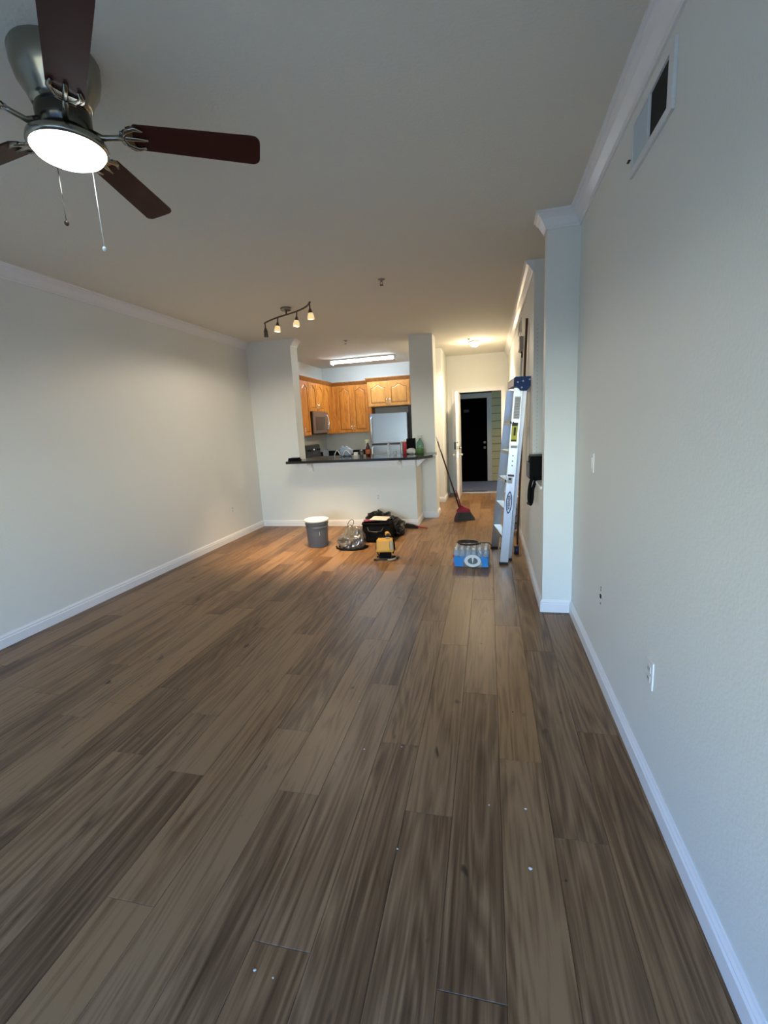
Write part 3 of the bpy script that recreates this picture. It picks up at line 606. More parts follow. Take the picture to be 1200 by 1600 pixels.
for i, (x, y, tx, ty) in enumerate(((-2.585, 5.285, 0, 0), (-2.33, 5.10, -.1, -.05), (-2.03, 4.945, -.1, -.05), (-1.78, 4.69, 0, .1))):
    up = Vector((-tx, -ty, 1)).normalized(); M0 = Vector((0, 0, 1)).rotation_difference(up).to_matrix().to_4x4(); M0.translation = (x, y, 2.785)
    hd = MB(M0).cyl((0, 0, 0), (0, 0, -.055), .007, n=8).lathe([(.008, -.05), (.024, -.095), (.001, -.095)], (0, 0, 0), 14).build('lamp_holder', bronze, t)
    on = i > 0; w = .036 if on else .026
    MB(M0).lathe([(.024, -.095), (w*.9, -.12), (w, -.145), (w, -.158), (w-.004, -.158), (w-.005, -.14), (.02, -.097)], (0, 0, 0), 16).build('glass_shade', shade_on if on else shade_off, hd)
    MB(M0).lathe([(.012, -.095), (.026 if on else .018, -.13), (.026 if on else .018, -.152), (.001, -.155)], (0, 0, 0), 14).build('bulb', bulb_on if on else bulb_off, hd)
    if on:
        spot((x-tx*.21, y-ty*.21, 2.60), (x, y, 0), 16, (1.0, .84, .66), 172, .3)
        spot((x-tx*.17, y-ty*.17, 2.60), (x+(0, -.15, -.2, .1)[i], y+(0, .40, .45, .55)[i], 0), 230, warm, 64, .9)

# ---------------------------------------------------------------- ceiling fan
FX, FY, FB = -1.500, 1.600, 2.628
fan = thing('ceiling_fan', 'five-blade ceiling fan with dark reddish wood blades and a lit bowl', 'ceiling fan', (FX, FY, 2.5))
MB().lathe([(.001, 0), (.135, 0), (.14, -.01), (.138, -.05), (.128, -.09), (.105, -.13), (.098, -.15), (.09, -.165), (.001, -.165)], (FX, FY, ZC), 40).build('canopy', nickel, fan)
MB().lathe([(.001, -.165), (.085, -.165), (.09, -.18), (.088, -.235), (.07, -.245), (.001, -.245)], (FX, FY, ZC), 32).build('motor_housing', mat('dark_nickel', (.07, .068, .06), .2, 1), fan)
lkit = MB().lathe([(.001, -.24), (.05, -.24), (.06, -.25), (.105, -.258), (.128, -.268), (.132, -.285), (.126, -.297), (.118, -.292), (.001, -.285)], (FX, FY, ZC), 40).build('light_kit', nickel, fan)
MB().lathe([(.122, -.284), (.121, -.297), (.108, -.314), (.08, -.328), (.045, -.336), (.004, -.338)], (FX, FY, ZC), 40).build('glass_bowl', mat('lit_bowl', (1, 1, 1), .4, emit=9, ecol=(.93, .96, 1.0)), lkit)
A0 = math.radians(29.3)
for k in range(5):
    a = A0+k*2*PI/5
    M0 = Matrix.Translation((FX, FY, FB)) @ Matrix.Rotation(a, 4, 'Z') @ Matrix.Rotation(math.radians(-13), 4, 'X')
    # blade outline in local x (out) y
    def outl(x0, x1, w0, w1, r):
        pts = []
        for i in range(7): t_ = -PI/2+i*PI/2/6; pts.append((x1-r+r*math.cos(t_), -w1+r+r*math.sin(t_)))
        for i in range(7): t_ = i*PI/2/6; pts.append((x1-r+r*math.cos(t_), w1-r+r*math.sin(t_)))
        pts += [(x0+.02, w0), (x0, w0-.02), (x0, -w0+.02), (x0+.02, -w0)]
        return pts
    b = MB(M0); b.prism(outl(.215, .69, .054, .066, .03), -.003, .004); b.build('blade', dark_wood, fan)
    ar = MB(M0)
    ar.tube([(.08, 0, .0), (.12, 0, -.018), (.16, 0, -.012), (.19, 0, -.006)], [.012, .010, .009, .010], 8)
    # ornate three-lobed bracket under the blade root
    for sgn in (-1, 0, 1):
        ar.tube([(.185, 0, -.008), (.20, sgn*.03, -.008), (.235, sgn*.045, -.008), (.275 if sgn == 0 else .262, sgn*.036, -.0075)], [.009, .010, .009, .006], 8, .6)
    ar.tube([(.19, -.028, -.008), (.183, 0, -.0085), (.19, .028, -.008)], .008, 8, .6)
    ar.prism([(.205, -.046), (.222, -.054), (.238, -.052), (.226, -.03), (.222, 0), (.226, .03), (.238, .052), (.222, .054), (.205, .046), (.196, .02), (.196, -.02)], -.0095, -.004)
    ar.build('blade_arm', nickel, fan)
for (x, y, zt, zb, r_, m_, mb_) in ((FX-.122, FY+.060, 2.57, 2.365, .0035, nickel, bronze), (FX-.026, FY+.129, 2.57, 2.281, .0022, mat('bright_chain', (.8, .8, .78), .3, .6), mat('glass_ball', (.75, .85, .85), .2))):
    ch = MB().tube([(x, y, zt), (x, y, zb)], .0018, 6).build('pull_chain', m_, fan)
    MB().blob((x, y, zb-.009), (.0085, .0085, .0105), 0, 1, 0, 2).build('chain_knob', mb_, ch)

# ---------------------------------------------------------------- things on the floor
# bucket
bx, by = -2.20, 5.45
t = thing('paint_bucket', 'grey plastic bucket with a white lid standing before the half wall', 'bucket', (bx, by, 0))
MB().lathe([(.001, 0), (.128, 0), (.131, .006), (.141, .24), (.142, .25), (.149, .255), (.149, .262), (.143, .266), (.144, .30), (.151, .303), (.151, .312), (.146, .316), (.147, .335), (.001, .335)], (bx, by, 0), 40).build('body', greyp, t)
MB().lathe([(.15, .333), (.157, .336), (.158, .352), (.155, .362), (.147, .363), (.143, .356), (.001, .354)], (bx, by, 0), 40).build('lid', mat('lid_cream', (.78, .74, .68), .4), t)
MB().tube([(bx+math.cos(a)*.150, by+math.sin(a)*.150, .31-.05*abs(math.sin((a+PI*.9)))) for a in [-PI*.9+i*PI*.8/14 for i in range(15)]], .0025, 6).build('bail', mat('bail_wire', (.12, .12, .12), .4, .6), t)
MB().box((bx+.075, by-.1215, .165), (bx+.079, by-.118, .21), .001).build('paint_drip', white, t)
# grey see-through bag
gx, gy = -1.705, 5.40
t = thing('plastic_bag', 'grey see-through plastic bag with its handle loop standing up', 'bag', (gx, gy, 0))
def folds(a, z): return 1+.10*math.sin(5*a+z*9)*(z/.3)+.05*math.sin(11*a-z*14)+.04*math.sin(3*a+1)
w = MB(); w.lathe([(.05, 0), (.155, .0), (.165, .02), (.155, .06), (.125, .12), (.088, .18), (.055, .235), (.03, .27), (.02, .285), (.004, .29)], (gx-.025, gy, .001), 48, folds)
w.blob((gx+.085, gy-.02, .10), (.085, .10, .155), .14, 2.6, 4, 4, .002); w.blob((gx-.05, gy-.03, .08), (.12, .13, .10), .18, 2.4, 9, 4, .002)
w.build('bag_film', mat('grey_film', (.20, .185, .165), .22, .55, bump=1.0, bscale=9, var=.55, vscale=9, coat=.6), t)
hp = [(gx-.06, gy-.01, .235), (gx-.055, gy-.01, .29), (gx-.03, gy-.008, .335), (gx+.0, gy, .36), (gx+.025, gy, .345), (gx+.022, gy, .305), (gx-.005, gy+.01, .27)]
MB().tube([tuple(v) for v in interp(hp, 4)], .009, 8, .5).build('handle_loop', mat('grey_film_dark', (.10, .09, .08), .3), t)
MB().tube([(gx-.215, gy-.03, .012), (gx-.18, gy-.11, .012), (gx-.08, gy-.185, .012), (gx+.05, gy-.19, .012), (gx+.16, gy-.12, .012), (gx+.20, gy-.02, .012)], .011, 8).build('bottom_edge', blackm, t)
# open black tool bag
t = thing('tool_bag', 'open black fabric tool bag holding papers, behind the yellow lamp', 'bag', (-1.47, 5.72, 0))
w = MB(); w.loft([[(-1.62-e, 5.62-e, z), (-1.27+e, 5.62-e, z), (-1.27+e, 5.88+e, z), (-1.62-e, 5.88+e, z)] for e, z in ((0, 0), (.012, .03), (.015, .15), (.005, .25))], smooth=False, cap=True)
w.build('body', blackm, t)
w = MB(); w.tube([(-1.63, 5.61, .252), (-1.265, 5.61, .252), (-1.26, 5.89, .252), (-1.63, 5.89, .252)], .011, 8, closed=True); w.build('rim', blackm, t)
w = MB(); w.tube([(-1.56, 5.605, .21), (-1.54, 5.585, .16), (-1.45, 5.58, .15), (-1.37, 5.585, .16), (-1.34, 5.605, .21)], .008, 8); w.build('strap', black, t)
MM = Matrix.Translation((-1.50, 5.74, .273)) @ Matrix.Rotation(.25, 4, 'Z') @ Matrix.Rotation(-.10, 4, 'X')
tag(MB(MM).box((-.14, -.07, .0), (.08, .08, .012), .003).build('folder', mat('dark_red_folder', (.24, .02, .04), .5)), 'dark red folder lying on the open tool bag', 'folder')
MM = Matrix.Translation((-1.42, 5.72, .302)) @ Matrix.Rotation(-.2, 4, 'Z') @ Matrix.Rotation(.12, 4, 'X')
tag(MB(MM).box((-.11, -.07, 0), (.13, .08, .008), .002).build('paper_pad', mat('pad_grey', (.52, .50, .46), .6)), 'pale paper pad lying on the open tool bag', 'paper')
# black rubbish bag
t = thing('rubbish_bag', 'slumped black plastic rubbish bag against the half wall', 'bag', (-1.42, 6.15, 0))
filmb = mat('black_film', (.006, .006, .007), .22, bump=.8, bscale=12)
w = MB(); w.blob((-1.55, 6.22, .135), (.19, .17, .155), .22, 2.6, 1, 4, 0.002); w.blob((-1.37, 6.16, .10), (.19, .17, .13), .2, 2.6, 2, 4, 0.002); w.blob((-1.26, 6.06, .06), (.10, .13, .085), .2, 3, 5, 4, 0.002)
w.build('bag_film', filmb, t)
MB().blob((-1.575, 6.16, .27), (.09, .07, .045), .3, 3.5, 8, 3).build('tied_neck', filmb, t)
# cordless drill standing
dx, dy = -1.235, 5.32
yel = mat('tool_yellow', (.66, .34, .03), .4); gold = mat('tool_yellow_dull', (.42, .24, .06), .5)
t = thing('cordless_drill', 'yellow and black cordless drill standing on its battery behind the work lamp', 'drill', (dx, dy, 0))
MB().box((dx-.04, dy-.055, 0), (dx+.04, dy+.055, .055), .008).build('battery', black, t)
MB().loft([[(dx+r*math.cos(a)*.9, dy+r*math.sin(a), z) for a in [i*PI/5 for i in range(10)]] for r, z in ((.024, .055), (.02, .09), (.021, .13), (.026, .155))]).build('grip', black, t)
MB().cyl((dx+.03, dy-.06, .185), (dx-.01, dy+.05, .185), .034, .03).cyl((dx-.01, dy+.05, .185), (dx-.018, dy+.07, .185), .03, .02).build('motor_body', gold, t)
MB().cyl((dx+.03, dy-.06, .185), (dx+.045, dy-.105, .185), .022, .012).build('chuck', black, t)
# yellow work lamp
lx, ly = -1.165, 4.90
t = thing('work_lamp', 'yellow box-shaped work lamp on a black stand', 'work lamp', (lx, ly, 0))
R0 = Matrix.Translation((lx, ly, 0)) @ Matrix.Rotation(.12, 4, 'Z')
w = MB(R0); w.tube([(-.13, -.07, .010), (-.08, -.055, .012), (.06, -.06, .012), (.13, -.03, .012), (.145, .01, .02)], .011, 8); w.tube([(-.11, .06, .011), (.11, .06, .011)], .010, 8); w.tube([(-.06, -.055, .013), (-.06, .06, .013)], .008, 8); w.tube([(.06, -.055, .013), (.06, .06, .013)], .008, 8); w.build('stand_foot', black, t)
w = MB(R0); w.box((-.065, -.045, .02), (.065, .05, .085), .008); w.build('battery', blackm, t)
T2 = R0 @ Matrix.Translation((0, 0, .085)) @ Matrix.Rotation(-.10, 4, 'X')
w = MB(T2); w.loft([[(-x, -y0, z), (x, -y0, z), (x, y0, z), (-x, y0, z)] for x, y0, z in ((.085, .04, 0), (.098, .05, .012), (.092, .05, .14), (.082, .042, .155))], smooth=False); w.build('housing', yel, t)
w = MB(T2); w.box((-.075, -.056, .02), (.055, -.048, .135), .006); w.build('front_panel', mat('lens_yellow', (.78, .38, .02), .35), t)
w = MB(T2); w.tube([(-.09, 0, .12), (-.095, -.01, .165), (-.07, -.01, .178), (.07, -.01, .178), (.097, -.01, .165), (.105, 0, .08), (.105, 0, .03), (.085, 0, -.02)], .008, 8); w.tube([(-.098, 0, .11), (-.105, 0, .05), (-.085, 0, -.03), (-.06, 0, -.05)], .007, 8); w.build('bail_frame', blackm, t)
w = MB(T2); w.box((.062, -.056, .03), (.088, -.049, .13), .004); w.box((.01, -.045, .156), (.06, -.005, .172), .004); w.build('grey_fittings', mat('fitting_grey', (.35, .33, .28), .4), t)
w = MB(R0); w.tube([(.03, -.095, .012), (.09, -.085, .014), (.12, -.06, .02)], .012, 8); w.build('foot_pad', mat('pad_taupe', (.30, .27, .2), .5), t)
# hand brush
t = thing('hand_brush', 'black hand brush with a red handle on the floor by the half wall end', 'brush', (-1.08, 6.5, 0))
w = MB(); w.loft([[(x, y-wd, .0), (x, y+wd, .0), (x, y+wd*.8, h), (x, y-wd*.8, h)] for x, y, wd, h in ((-1.23, 6.49, .028, .05), (-1.20, 6.485, .035, .065), (-1.10, 6.465, .03, .055), (-1.02, 6.45, .018, .03))], smooth=False); w.build('bristles', mat('bristle_black', (.015, .015, .015), .9, bump=.8, bscale=300), t)
MB().tube([(-1.06, 6.455, .035), (-1.0, 6.445, .025), (-.90, 6.425, .015), (-.875, 6.42, .014)], [.012, .012, .011, .009], 8).build('handle', mat('red_handle', (.35, .02, .02), .4), t)
# broom leaning on the column
t = thing('broom', 'broom with red head and grey bristles leaning on the column', 'broom', (-.36, 7.02, 0))
hb, ht = Vector((-.45, 6.985, .215)), Vector((-.80, 7.225, 1.30))
maroon = mat('broom_red', (.16, .012, .022), .35)
tip = hb+(ht-hb)*.93
MB().cyl(hb, tip, .0135, .0125, 10).build('handle', mat('handle_dark', (.035, .012, .012), .3), t)
MB().cyl(tip, ht, .0125, .009, 10).build('handle_tip', mat('tip_white', (.7, .7, .7), .4), t)
w = MB(); w.loft([[(cx-a, 7.0-b, z), (cx+a, 7.05-b, z), (cx+a, 7.05+b, z), (cx-a, 7.0+b, z)] for cx, a, b, z in ((-.385, .095, .035, .125), (-.385, .105, .035, .15), (-.39, .095, .032, .175), (-.415, .045, .026, .205), (-.43, .022, .022, .235))], smooth=False)
w.build('broom_head', mat('broom_red_bright', (.24, .018, .035), .35), t)
w = MB(); w.loft([[(x0, 6.985-b, z), (x1, 7.06-b, z), (x1, 7.06+b, z), (x0, 6.985+b, z)] for x0, x1, b, z in ((-.505, -.21, .045, .001), (-.50, -.225, .045, .03), (-.485, -.285, .035, .125))], smooth=False)
w.build('bristles', mat('bristle_grey', (.045, .05, .047), .85, bump=.6, bscale=200, stretch=(8, 8, 1)), t)
w = MB(); w.loft([[(x0, 6.93, z), (x0+.05, 6.935, z), (x0+.05, 7.03, z), (x0, 7.03, z)] for x0, z in ((-.53, .004), (-.525, .05), (-.495, .13))], smooth=False); w.build('side_guard', mat('guard_dark', (.05, .008, .012), .4), t)
p0 = hb+Vector((.03, -.03, .0)); MB().cyl(p0, p0+(ht-hb)*.22+Vector((.005, 0, .02)), .012, .010, 10).build('clip_on_neck', maroon, t)

# bottled water pack
WM = Matrix.Translation((-.185, 4.76, 0)) @ Matrix.Rotation(-.05, 4, 'Z')
t = thing('water_pack', 'shrink-wrapped pack of clear water bottles with blue labels', 'water pack', (-.185, 4.76, 0))
bme = None; bm_lab = None
labm = mat('blue_label', (.05, .26, .62), .4, var=.5, vscale=25); capm = mat('cap_pale', (.75, .72, .66), .4)
lb_w = WORLD['water_pack']
proto = {}
def pbottle():
    o = thing('tmp', 'x', 'x', (0, 0, 0)); COL.objects.unlink(o)
pb = MB().lathe([(.024, 0), (.029, .006), (.029, .05), (.027, .06), (.029, .07), (.029, .12), (.022, .155), (.013, .175), (.012, .185)], (0, 0, 0), 14).build('bottle', waterm, None, (0, 0, 0)); pl_ = MB().lathe([(.0295, .055), (.0298, .057), (.0298, .115), (.0295, .117)], (0, 0, 0), 14).build('label', labm, None, (0, 0, 0)); pc = MB().lathe([(.015, .18), (.015, .20), (.012, .202), (.001, .202)], (0, 0, 0), 12).build('cap', capm, None, (0, 0, 0))
k = 0
for i in range(6):
    for j in range(4):
        p = WM @ Vector((-.15+i*.0605, -.092+j*.0605, .003))
        if k == 0: o, l_, c_ = pb, pl_, pc
        else:
            o, l_, c_ = pb.copy(), pl_.copy(), pc.copy()
            for q in (o, l_, c_): COL.objects.link(q)
        o.parent = t; o.location = p-Vector(t.location); l_.parent = o; c_.parent = o
        k += 1
wrapm = mat('shrink_wrap', (.86, .93, .98), .06, trans=.6, alpha=.34, bump=1.0, bscale=22, ior=1.1)
from mathutils import noise as _nz
w = MB(WM); rings = []
for z, e in ((.001, 0), (.02, .004), (.13, .004), (.17, -.004), (.204, -.02), (.209, -.06)):
    ring = []
    for i in range(40):
        a = 2*PI*i/40; c, s_ = math.cos(a), math.sin(a); kx = .186+e; ky = .126+e
        q = max(abs(c)/1, abs(s_)/1); x = kx*max(-1, min(1, c*1.25)); y = ky*max(-1, min(1, s_*1.25))
        ring.append((x+.002*math.sin(9*a), y+.003*math.sin(7*a+z*30), z+(.003*math.sin(5*a) if z > .1 else 0)))
    rings.append(ring)
w.loft(rings); w.build('shrink_wrap', wrapm, t)
# flat print on the wrap: white ring, dark centre, blue side fields, red corner
def disc(M, cx, cz, rx, rz, y, n=28): 
    return MB(M).prism([(cx+rx*math.cos(2*PI*i/n), cz+rz*math.sin(2*PI*i/n)) for i in range(n)], y, y-.0006, 1)
disc(WM, .02, .075, .085, .066, -.134).build('print_ring', mat('print_white', (.80, .82, .80), .5), t)
disc(WM, .022, .075, .052, .036, -.1348).build('print_centre', mat('print_dark', (.13, .15, .16), .4), t)
w = MB(WM); w.prism([(.008, .125), (.036, .125), (.022, .045)], -.1358, -.1364, 1); w.build('print_notch', MATS['print_white'], t)
for a, b in ((-.175, -.075), (.115, .183)):
    MB(WM).prism([(a, .012), (b, .012), (b-.01, .05), (b-.004, .10), (a+.01, .125), (a, .10)], -.1332, -.1338, 1).build('print_field', mat('print_blue', (.03, .27, .68), .35), t)
for z0, z1 in ((.015, .05), (.105, .135)): MB(WM).box((-.187, -.134, z0), (-.168, -.1325, z1)).build('print_corner', mat('print_red', (.5, .05, .04), .5), t)
# coiled black cable on the pack
cc = []
for i in range(90):
    a = i/90*2*PI*2.6; r_ = .098-.004*math.sin(i*.21); tt = i/90
    cc.append(WM @ Vector((-.02+r_*1.15*math.cos(a)-.02*tt, .02+r_*.85*math.sin(a)+.01*tt, .220+.006*tt*2.6)))
cc += [WM @ Vector(p) for p in ((.12, .06, .222), (.18, .05, .225), (.21, .02, .20))]
t = tag(MB().tube(cc, .006, 6).build('coiled_cable', black), 'black cable coiled on top of the water pack', 'cable')

# ---------------------------------------------------------------- ladder
LD = thing('step_ladder', 'closed aluminium step ladder with blue cap leaning on the right wall', 'ladder', (.15, 5.05, 0))
def rail(p, q, wx, wy, d=Vector((0, 1, 0))):
    """C-shaped rail from p to q: web wx wide (along X), flanges wy deep (along d)"""
    p = Vector(p); q = Vector(q); ax = (q-p).normalized(); y = d.normalized(); x = ax.cross(y).normalized(); y = x.cross(ax).normalized()
    if x.x < 0: x = -x
    if y.dot(d) < 0: y = -y
    t_ = .004; o = MB()
    def seg(x0, x1, y0, y1): o.loft([[c+x*x0+y*y0, c+x*x1+y*y0, c+x*x1+y*y1, c+x*x0+y*y1] for c in (p, q)], smooth=False)
    seg(-wx/2, wx/2, 0, t_); seg(-wx/2, -wx/2+t_, 0, wy); seg(wx/2-t_, wx/2, 0, wy)
    for k in (-.36, -.12, .12, .36): seg(k*wx-.005, k*wx+.005, -.003, 0)
    return o, x, y, ax
nf0, nf1 = Vector((.150, 4.76, .018)), Vector((.290, 4.72, 1.80))
ff0, ff1 = Vector((.062, 5.38, .018)), Vector((.235, 5.07, 1.80))
nr0, nr1 = Vector((.212, 4.90, .02)), Vector((.352, 4.78, 1.78))
fr0, fr1 = Vector((.150, 5.36, .02)), Vector((.325, 5.05, 1.78))
r1, rx, ry, rax = rail(nf0, nf1, .088, .03); r1.build('front_rail', alu, LD)
r2, *_ = rail(ff0, ff1, .088, .03, Vector((0, -1, 0))); r2.build('front_rail', alu, LD)
r3, *_ = rail(nr0, nr1, .040, .022); r3.build('rear_rail', alu, LD)
r4, *_ = rail(fr0, fr1, .046, .022, Vector((0, -1, 0))); r4.build('rear_rail', alu, LD)
for k in range(1, 6):
    f_ = k/6*.985; a = nf0.lerp(nf1, f_)+Vector((0, .004, 0)); b = ff0.lerp(ff1, f_)+Vector((0, -.004, 0))
    w = MB(); dv = (b-a).normalized(); xx = Vector((dv.y, -dv.x, 0)).normalized()
    w.loft([[c-xx*.045+Vector((0, 0, -.004)), c+xx*.04+Vector((0, 0, -.004)), c+xx*.04, c-xx*.045] for c in (a, b)], smooth=False)
    w.loft([[c-xx*.045+Vector((0, 0, -.03)), c-xx*.041+Vector((0, 0, -.03)), c-xx*.041, c-xx*.045] for c in (a, b)], smooth=False)
    w.build('step', alu, LD)
    if k in (3, 5):
        w = MB(); w.box((a.x-.052, a.y-.004, a.z-.02), (a.x-.01, a.y+.05, a.z+.004), .003); w.build('spreader_bracket', blackm, LD)
for k in (1, 3, 4.7):
    f_ = k/6; a = nr0.lerp(nr1, f_); b = fr0.lerp(fr1, f_); MB().cyl(a, b, .008, n=8).build('rear_brace', alu, LD)
blue = mat('ladder_blue', (.006, .048, .19), .4); rub = mat('rubber_foot', (.015, .015, .015), .7)
for p, wx in ((nf0, .05), (ff0, .05), (nr0, .03), (fr0, .03)):
    MB().box((p.x-wx, p.y-.012, 0), (p.x+wx*.9, p.y+.03, p.z+.008), .004).build('rubber_foot', rub, LD)
# top cap
cx0 = Vector((.315, 4.885, 1.86))
d_ = Vector((-.10, .99, 0)).normalized(); e_ = Vector((.99, .10, 0)).normalized()
CM = frame_mat((.3155, 4.89, 1.80), e_, d_, (0, 0, 1)) @ Matrix.Rotation(.065, 4, 'Y')
w = MB(CM)
w.prism([(-.09, .01), (.085, .015), (.09, .09), (.075, .105), (-.08, .10), (-.095, .085)], -.205, .205, 1)
w.prism([(-.03, -.03), (.03, -.03), (.06, .012), (-.07, .012)], -.207, -.20, 1)
w.build('top_cap', blue, LD)
w = MB(CM); w.box((-.0985, -.2, .012), (-.0945, .2, .082), .001); w.build('cap_label', mat('label_pinkwhite', (.7, .62, .6), .5), LD)
for x, z in ((-.06, .05), (-.01, .06), (-.02, .0), (.05, .075)): MB(CM).cyl((x, -.208, z), (x, -.2045, z), .009, n=8).build('rivet', alu, LD)
# stickers on the near rail web
def on_rail(f0, f1, x0, x1, m, name, off=.0035, lift=0):
    a = nf0.lerp(nf1, f0); b = nf0.lerp(nf1, f1)
    o = MB(); o.loft([[c+rx*x0-ry*off, c+rx*x1-ry*off, c+rx*x1-ry*(off-.001), c+rx*x0-ry*(off-.001)] for c in (a, b)], smooth=False); return o.build(name, m, LD)
on_rail(.835, .955, -.028, .030, mat('paper_label', (.72, .73, .73), .5), 'white_label')
for i in range(13): on_rail(.842+i*.0083, .8445+i*.0083, -.023+.003*(i%3), .025-.004*(i%2), mat('label_print', (.25, .26, .27), .6), 'label_print', .0042)
on_rail(.71, .815, -.034, .024, mat('sticker_yellow', (.62, .60, .03), .45), 'yellow_sticker')
on_rail(.798, .815, -.034, .024, mat('print_black', (.02, .02, .02), .5), 'sticker_header', .0042)
on_rail(.713, .722, -.03, .02, MATS['print_black'], 'sticker_print', .0042)
on_rail(.745, .79, -.012, .008, MATS['print_black'], 'sticker_print', .0042)
on_rail(.675, .69, -.03, .034, mat('label_dim', (.38, .40, .40), .5), 'grey_label')
on_rail(.515, .527, -.034, .028, mat('print_maroon', (.10, .02, .03), .5), 'dark_label')
on_rail(.475, .510, -.034, .014, mat('label_dim', (.38, .40, .40), .5), 'grey_label')
on_rail(.495, .508, -.02, .0, MATS['print_black'], 'label_mark', .0042)
for f_ in (.575, .60, .63): on_rail(f_, f_+.006, -.006, .006, MATS['print_black'], 'bolt', .0042)
# oval maker's mark with its lettering
def rail_pt(f_, x, off): return nf0.lerp(nf1, f_)+rx*x-ry*off
LEN = (nf1-nf0).length
def oval(cf, hl, hw, m, name, off):
    n = 24; pts = [(hw*math.sin(2*PI*i/n)*abs(math.cos(2*PI*i/n/1)*0+1)*(1-.25*abs(math.cos(2*PI*i/n))**3), hl*math.cos(2*PI*i/n)) for i in range(n)]
    o = MB(); o.loft([[rail_pt(cf, 0, of)+rx*u+rax*v for u, v in pts] for of in (off, off-.0008)], smooth=False); return o.build(name, m, LD)
oval(.365, .118, .031, mat('logo_navy', (.02, .045, .22), .4), 'logo_oval', .0038)
w = oval(.365, .100, .021, mat('logo_white', (.75, .77, .78), .4), 'logo_oval', .0046)
fc = bpy.data.curves.new('logo_text', 'FONT'); fc.body = 'WERNER'; fc.size = .036; fc.align_x = 'CENTER'; fc.align_y = 'CENTER'; fc.extrude = .0004; fc.space_character = 1.05; fc.offset = .0012
fo_ = bpy.data.objects.new('logo_text', fc); COL.objects.link(fo_)
bpy.context.view_layer.update()
me = bpy.data.meshes.new_from_object(fo_.evaluated_get(bpy.context.evaluated_depsgraph_get())); bpy.data.objects.remove(fo_)
c = rail_pt(.365, 0, .0052)
me.transform(frame_mat(c-Vector(LD.location), rax, -rx, -ry)); me.materials.clear(); me.materials.append(mat('logo_navy', (0, 0, 0)))
o = bpy.data.objects.new('logo_lettering', me); COL.objects.link(o); o.parent = LD

# poles behind the ladder
a, b = Vector((.335, 5.60, 0.002)), Vector((.386, 5.02, 2.49))
tag(MB().cyl(a, b, .0125, .0125, 12).build('wooden_pole', wood_mat('pole_brown', (.06, .025, .018), (.09, .035, .022), (.12, .05, .03))), 'long brown wooden pole leaning on the wall behind the ladder', 'pole')
t = thing('mop_handle', 'white pole with a dark hooked tip behind the ladder', 'pole', (.30, 6.0, 0))
a, b = Vector((.30, 6.15, .002)), Vector((.384, 5.70, 2.20))
MB().cyl(a, b, .014, .012, 12).build('shaft', mat('pole_white', (.66, .66, .64), .4), t)
MB().tube([b, b+Vector((.002, -.01, .04)), b+Vector((-.004, -.03, .06))], .011, 8).build('hook_tip', bronze, t)
# dark blue caster roll on the floor
t = thing('tape_roll', 'dark blue roll standing on the floor behind the ladder feet', 'tape roll', (.30, 5.16, 0))
MB().cyl((.275, 5.17, .048), (.325, 5.17, .048), .048, n=24).build('roll', mat('navy_roll', (.012, .015, .05), .35), t)
MB().cyl((.270, 5.17, .048), (.275, 5.17, .048), .024, n=16).build('core', mat('core_grey', (.4, .4, .42), .5), t)
# folded step stool
t = thing('step_stool', 'white step stool with two grey treads behind the ladder', 'step stool', (.33, 6.25, 0))
cr = mat('stool_white', (.68, .62, .57), .45); tr_ = mat('tread_grey', (.19, .19, .19), .6)
for x in (.255, .372): MB().box((x, 6.22, 0), (x+.022, 6.36, .48), .004).build('side_frame', cr, t)
MB().box((.278, 6.33, .06), (.371, 6.35, .47), .003).build('back_panel', cr, t)
MB().box((.278, 6.20, .31), (.371, 6.33, .385), .005).build('tread', tr_, t); MB().box((.278, 6.18, .04), (.371, 6.33, .12), .005).build('tread', tr_, t)
MB().tube([(.28, 6.21, .215), (.325, 6.20, .20), (.37, 6.21, .235)], .004, 6).build('brace_wire', nickel, t)

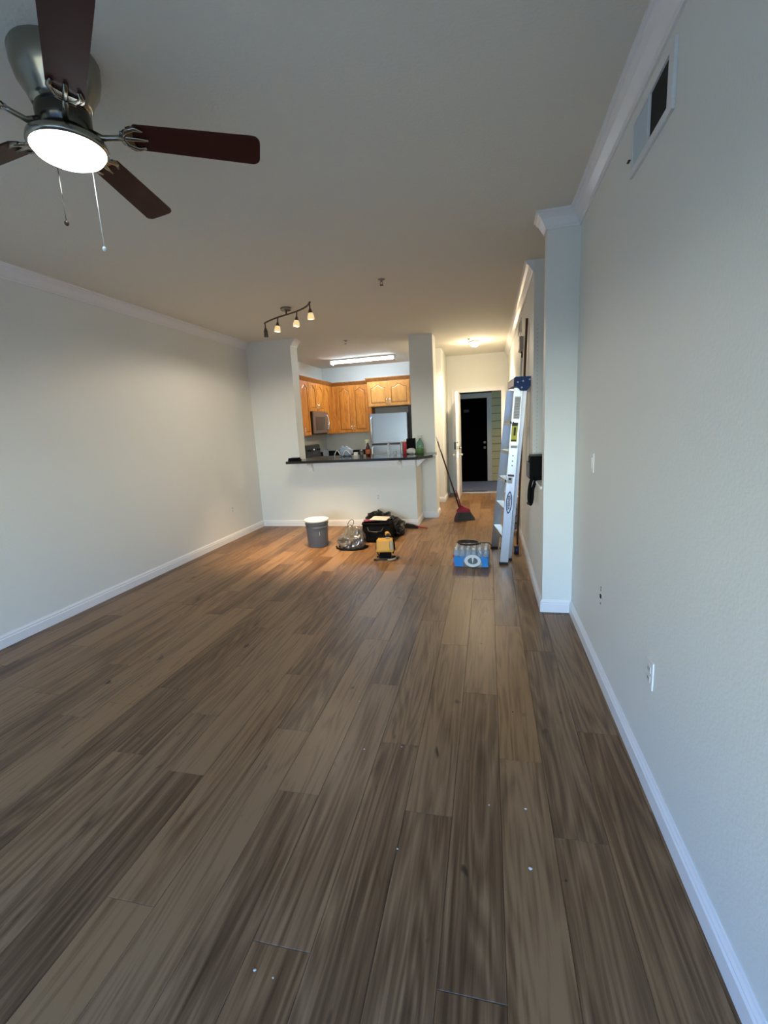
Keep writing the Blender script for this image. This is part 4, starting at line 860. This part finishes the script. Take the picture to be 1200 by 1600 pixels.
# ledge, case, strap
tag(struct(MB().box((XR2-.012, Y1+T+.002, .957), (1.04, Y2-.002, .98), .003).build('trim_8', trimp)), 'white ledge board on the low wall beside the pillar', 'ledge')
t = thing('camera_case', 'black padded case with a hanging strap on the ledge', 'case', (.42, 4.14, .981))
MB().box((.345, 4.05, .982), (.52, 4.24, 1.185), .014).build('body', blackm, t)
MB().box((.350, 4.055, 1.184), (.515, 4.235, 1.192), .004).build('lid', mat('case_top', (.03, .033, .033), .5), t)
MB().box((.327, 4.07, 1.0), (.346, 4.22, 1.135), .008).build('side_pocket', mat('pocket_grey', (.10, .09, .09), .5), t)
sp = [(.372, 4.045, 1.01), (.352, 4.035, .97), (.340, 4.03, .90), (.338, 4.03, .82), (.350, 4.03, .775), (.362, 4.03, .82), (.368, 4.035, .90), (.385, 4.042, .96), (.392, 4.045, 1.0)]
MB().tube([tuple(v) for v in interp(sp, 4)], .015, 8, 1.0).build('strap', blackm, t)
MB().blob((.334, 4.03, .785), (.014, .014, .014), .1, 2, 1, 2).build('strap_buckle', black, t)
# corner bead seam on the wall beyond the ledge
st = MB()
for i in range(34):
    z = 1.12+i*.036; st.box((.437, Y2-.003, z), (.4395, Y2, z+.016))
o = st.build('staple_line', mat('seam_grey', (.33, .36, .35), .6)); o['kind'] = 'stuff'; tag(o, 'dashed vertical seam on the white wall beyond the ledge', 'seam')

# loose chips on the floor
chips = [(857, 1398, .012, 1), (618, 1361, .007, 1), (562, 1191, .009, 1), (553, 1116, .006, 1), (627, 1172, .006, 1), (384, 1522, .008, 1), (419, 1533, .006, 1), (760, 1243, .007, 1), (811, 1242, .008, 1), (924, 1414, .006, 0), (751, 1003, .008, 0), (807, 1102, .007, 0)]
CH = [(0.128, 1.346), (-.332, 1.34), (-.586, 1.818), (-.715, 2.185), (-.413, 1.862), (-.66, .9), (-.60, .893), (-.01, 1.59), (.13, 1.595), (.238, 1.324), (-.06, 2.95), (.112, 2.21)]
for (px, py, s_, wh), (x, y) in zip(chips, CH):
    o = MB().blob((x, y, s_*.2), (s_*.6, s_*.4, s_*.25), .35, 2.5, px, 1, .0002).build('floor_chip', mat('chip_white', (.6, .58, .52), .7) if wh else mat('chip_dark', (.03, .02, .015), .7))
    tag(o, 'tiny pale plaster chip lying on the floor planks' if wh else 'tiny dark crumb lying on the floor planks', 'chip', 'pale floor chips' if wh else 'dark floor crumbs')
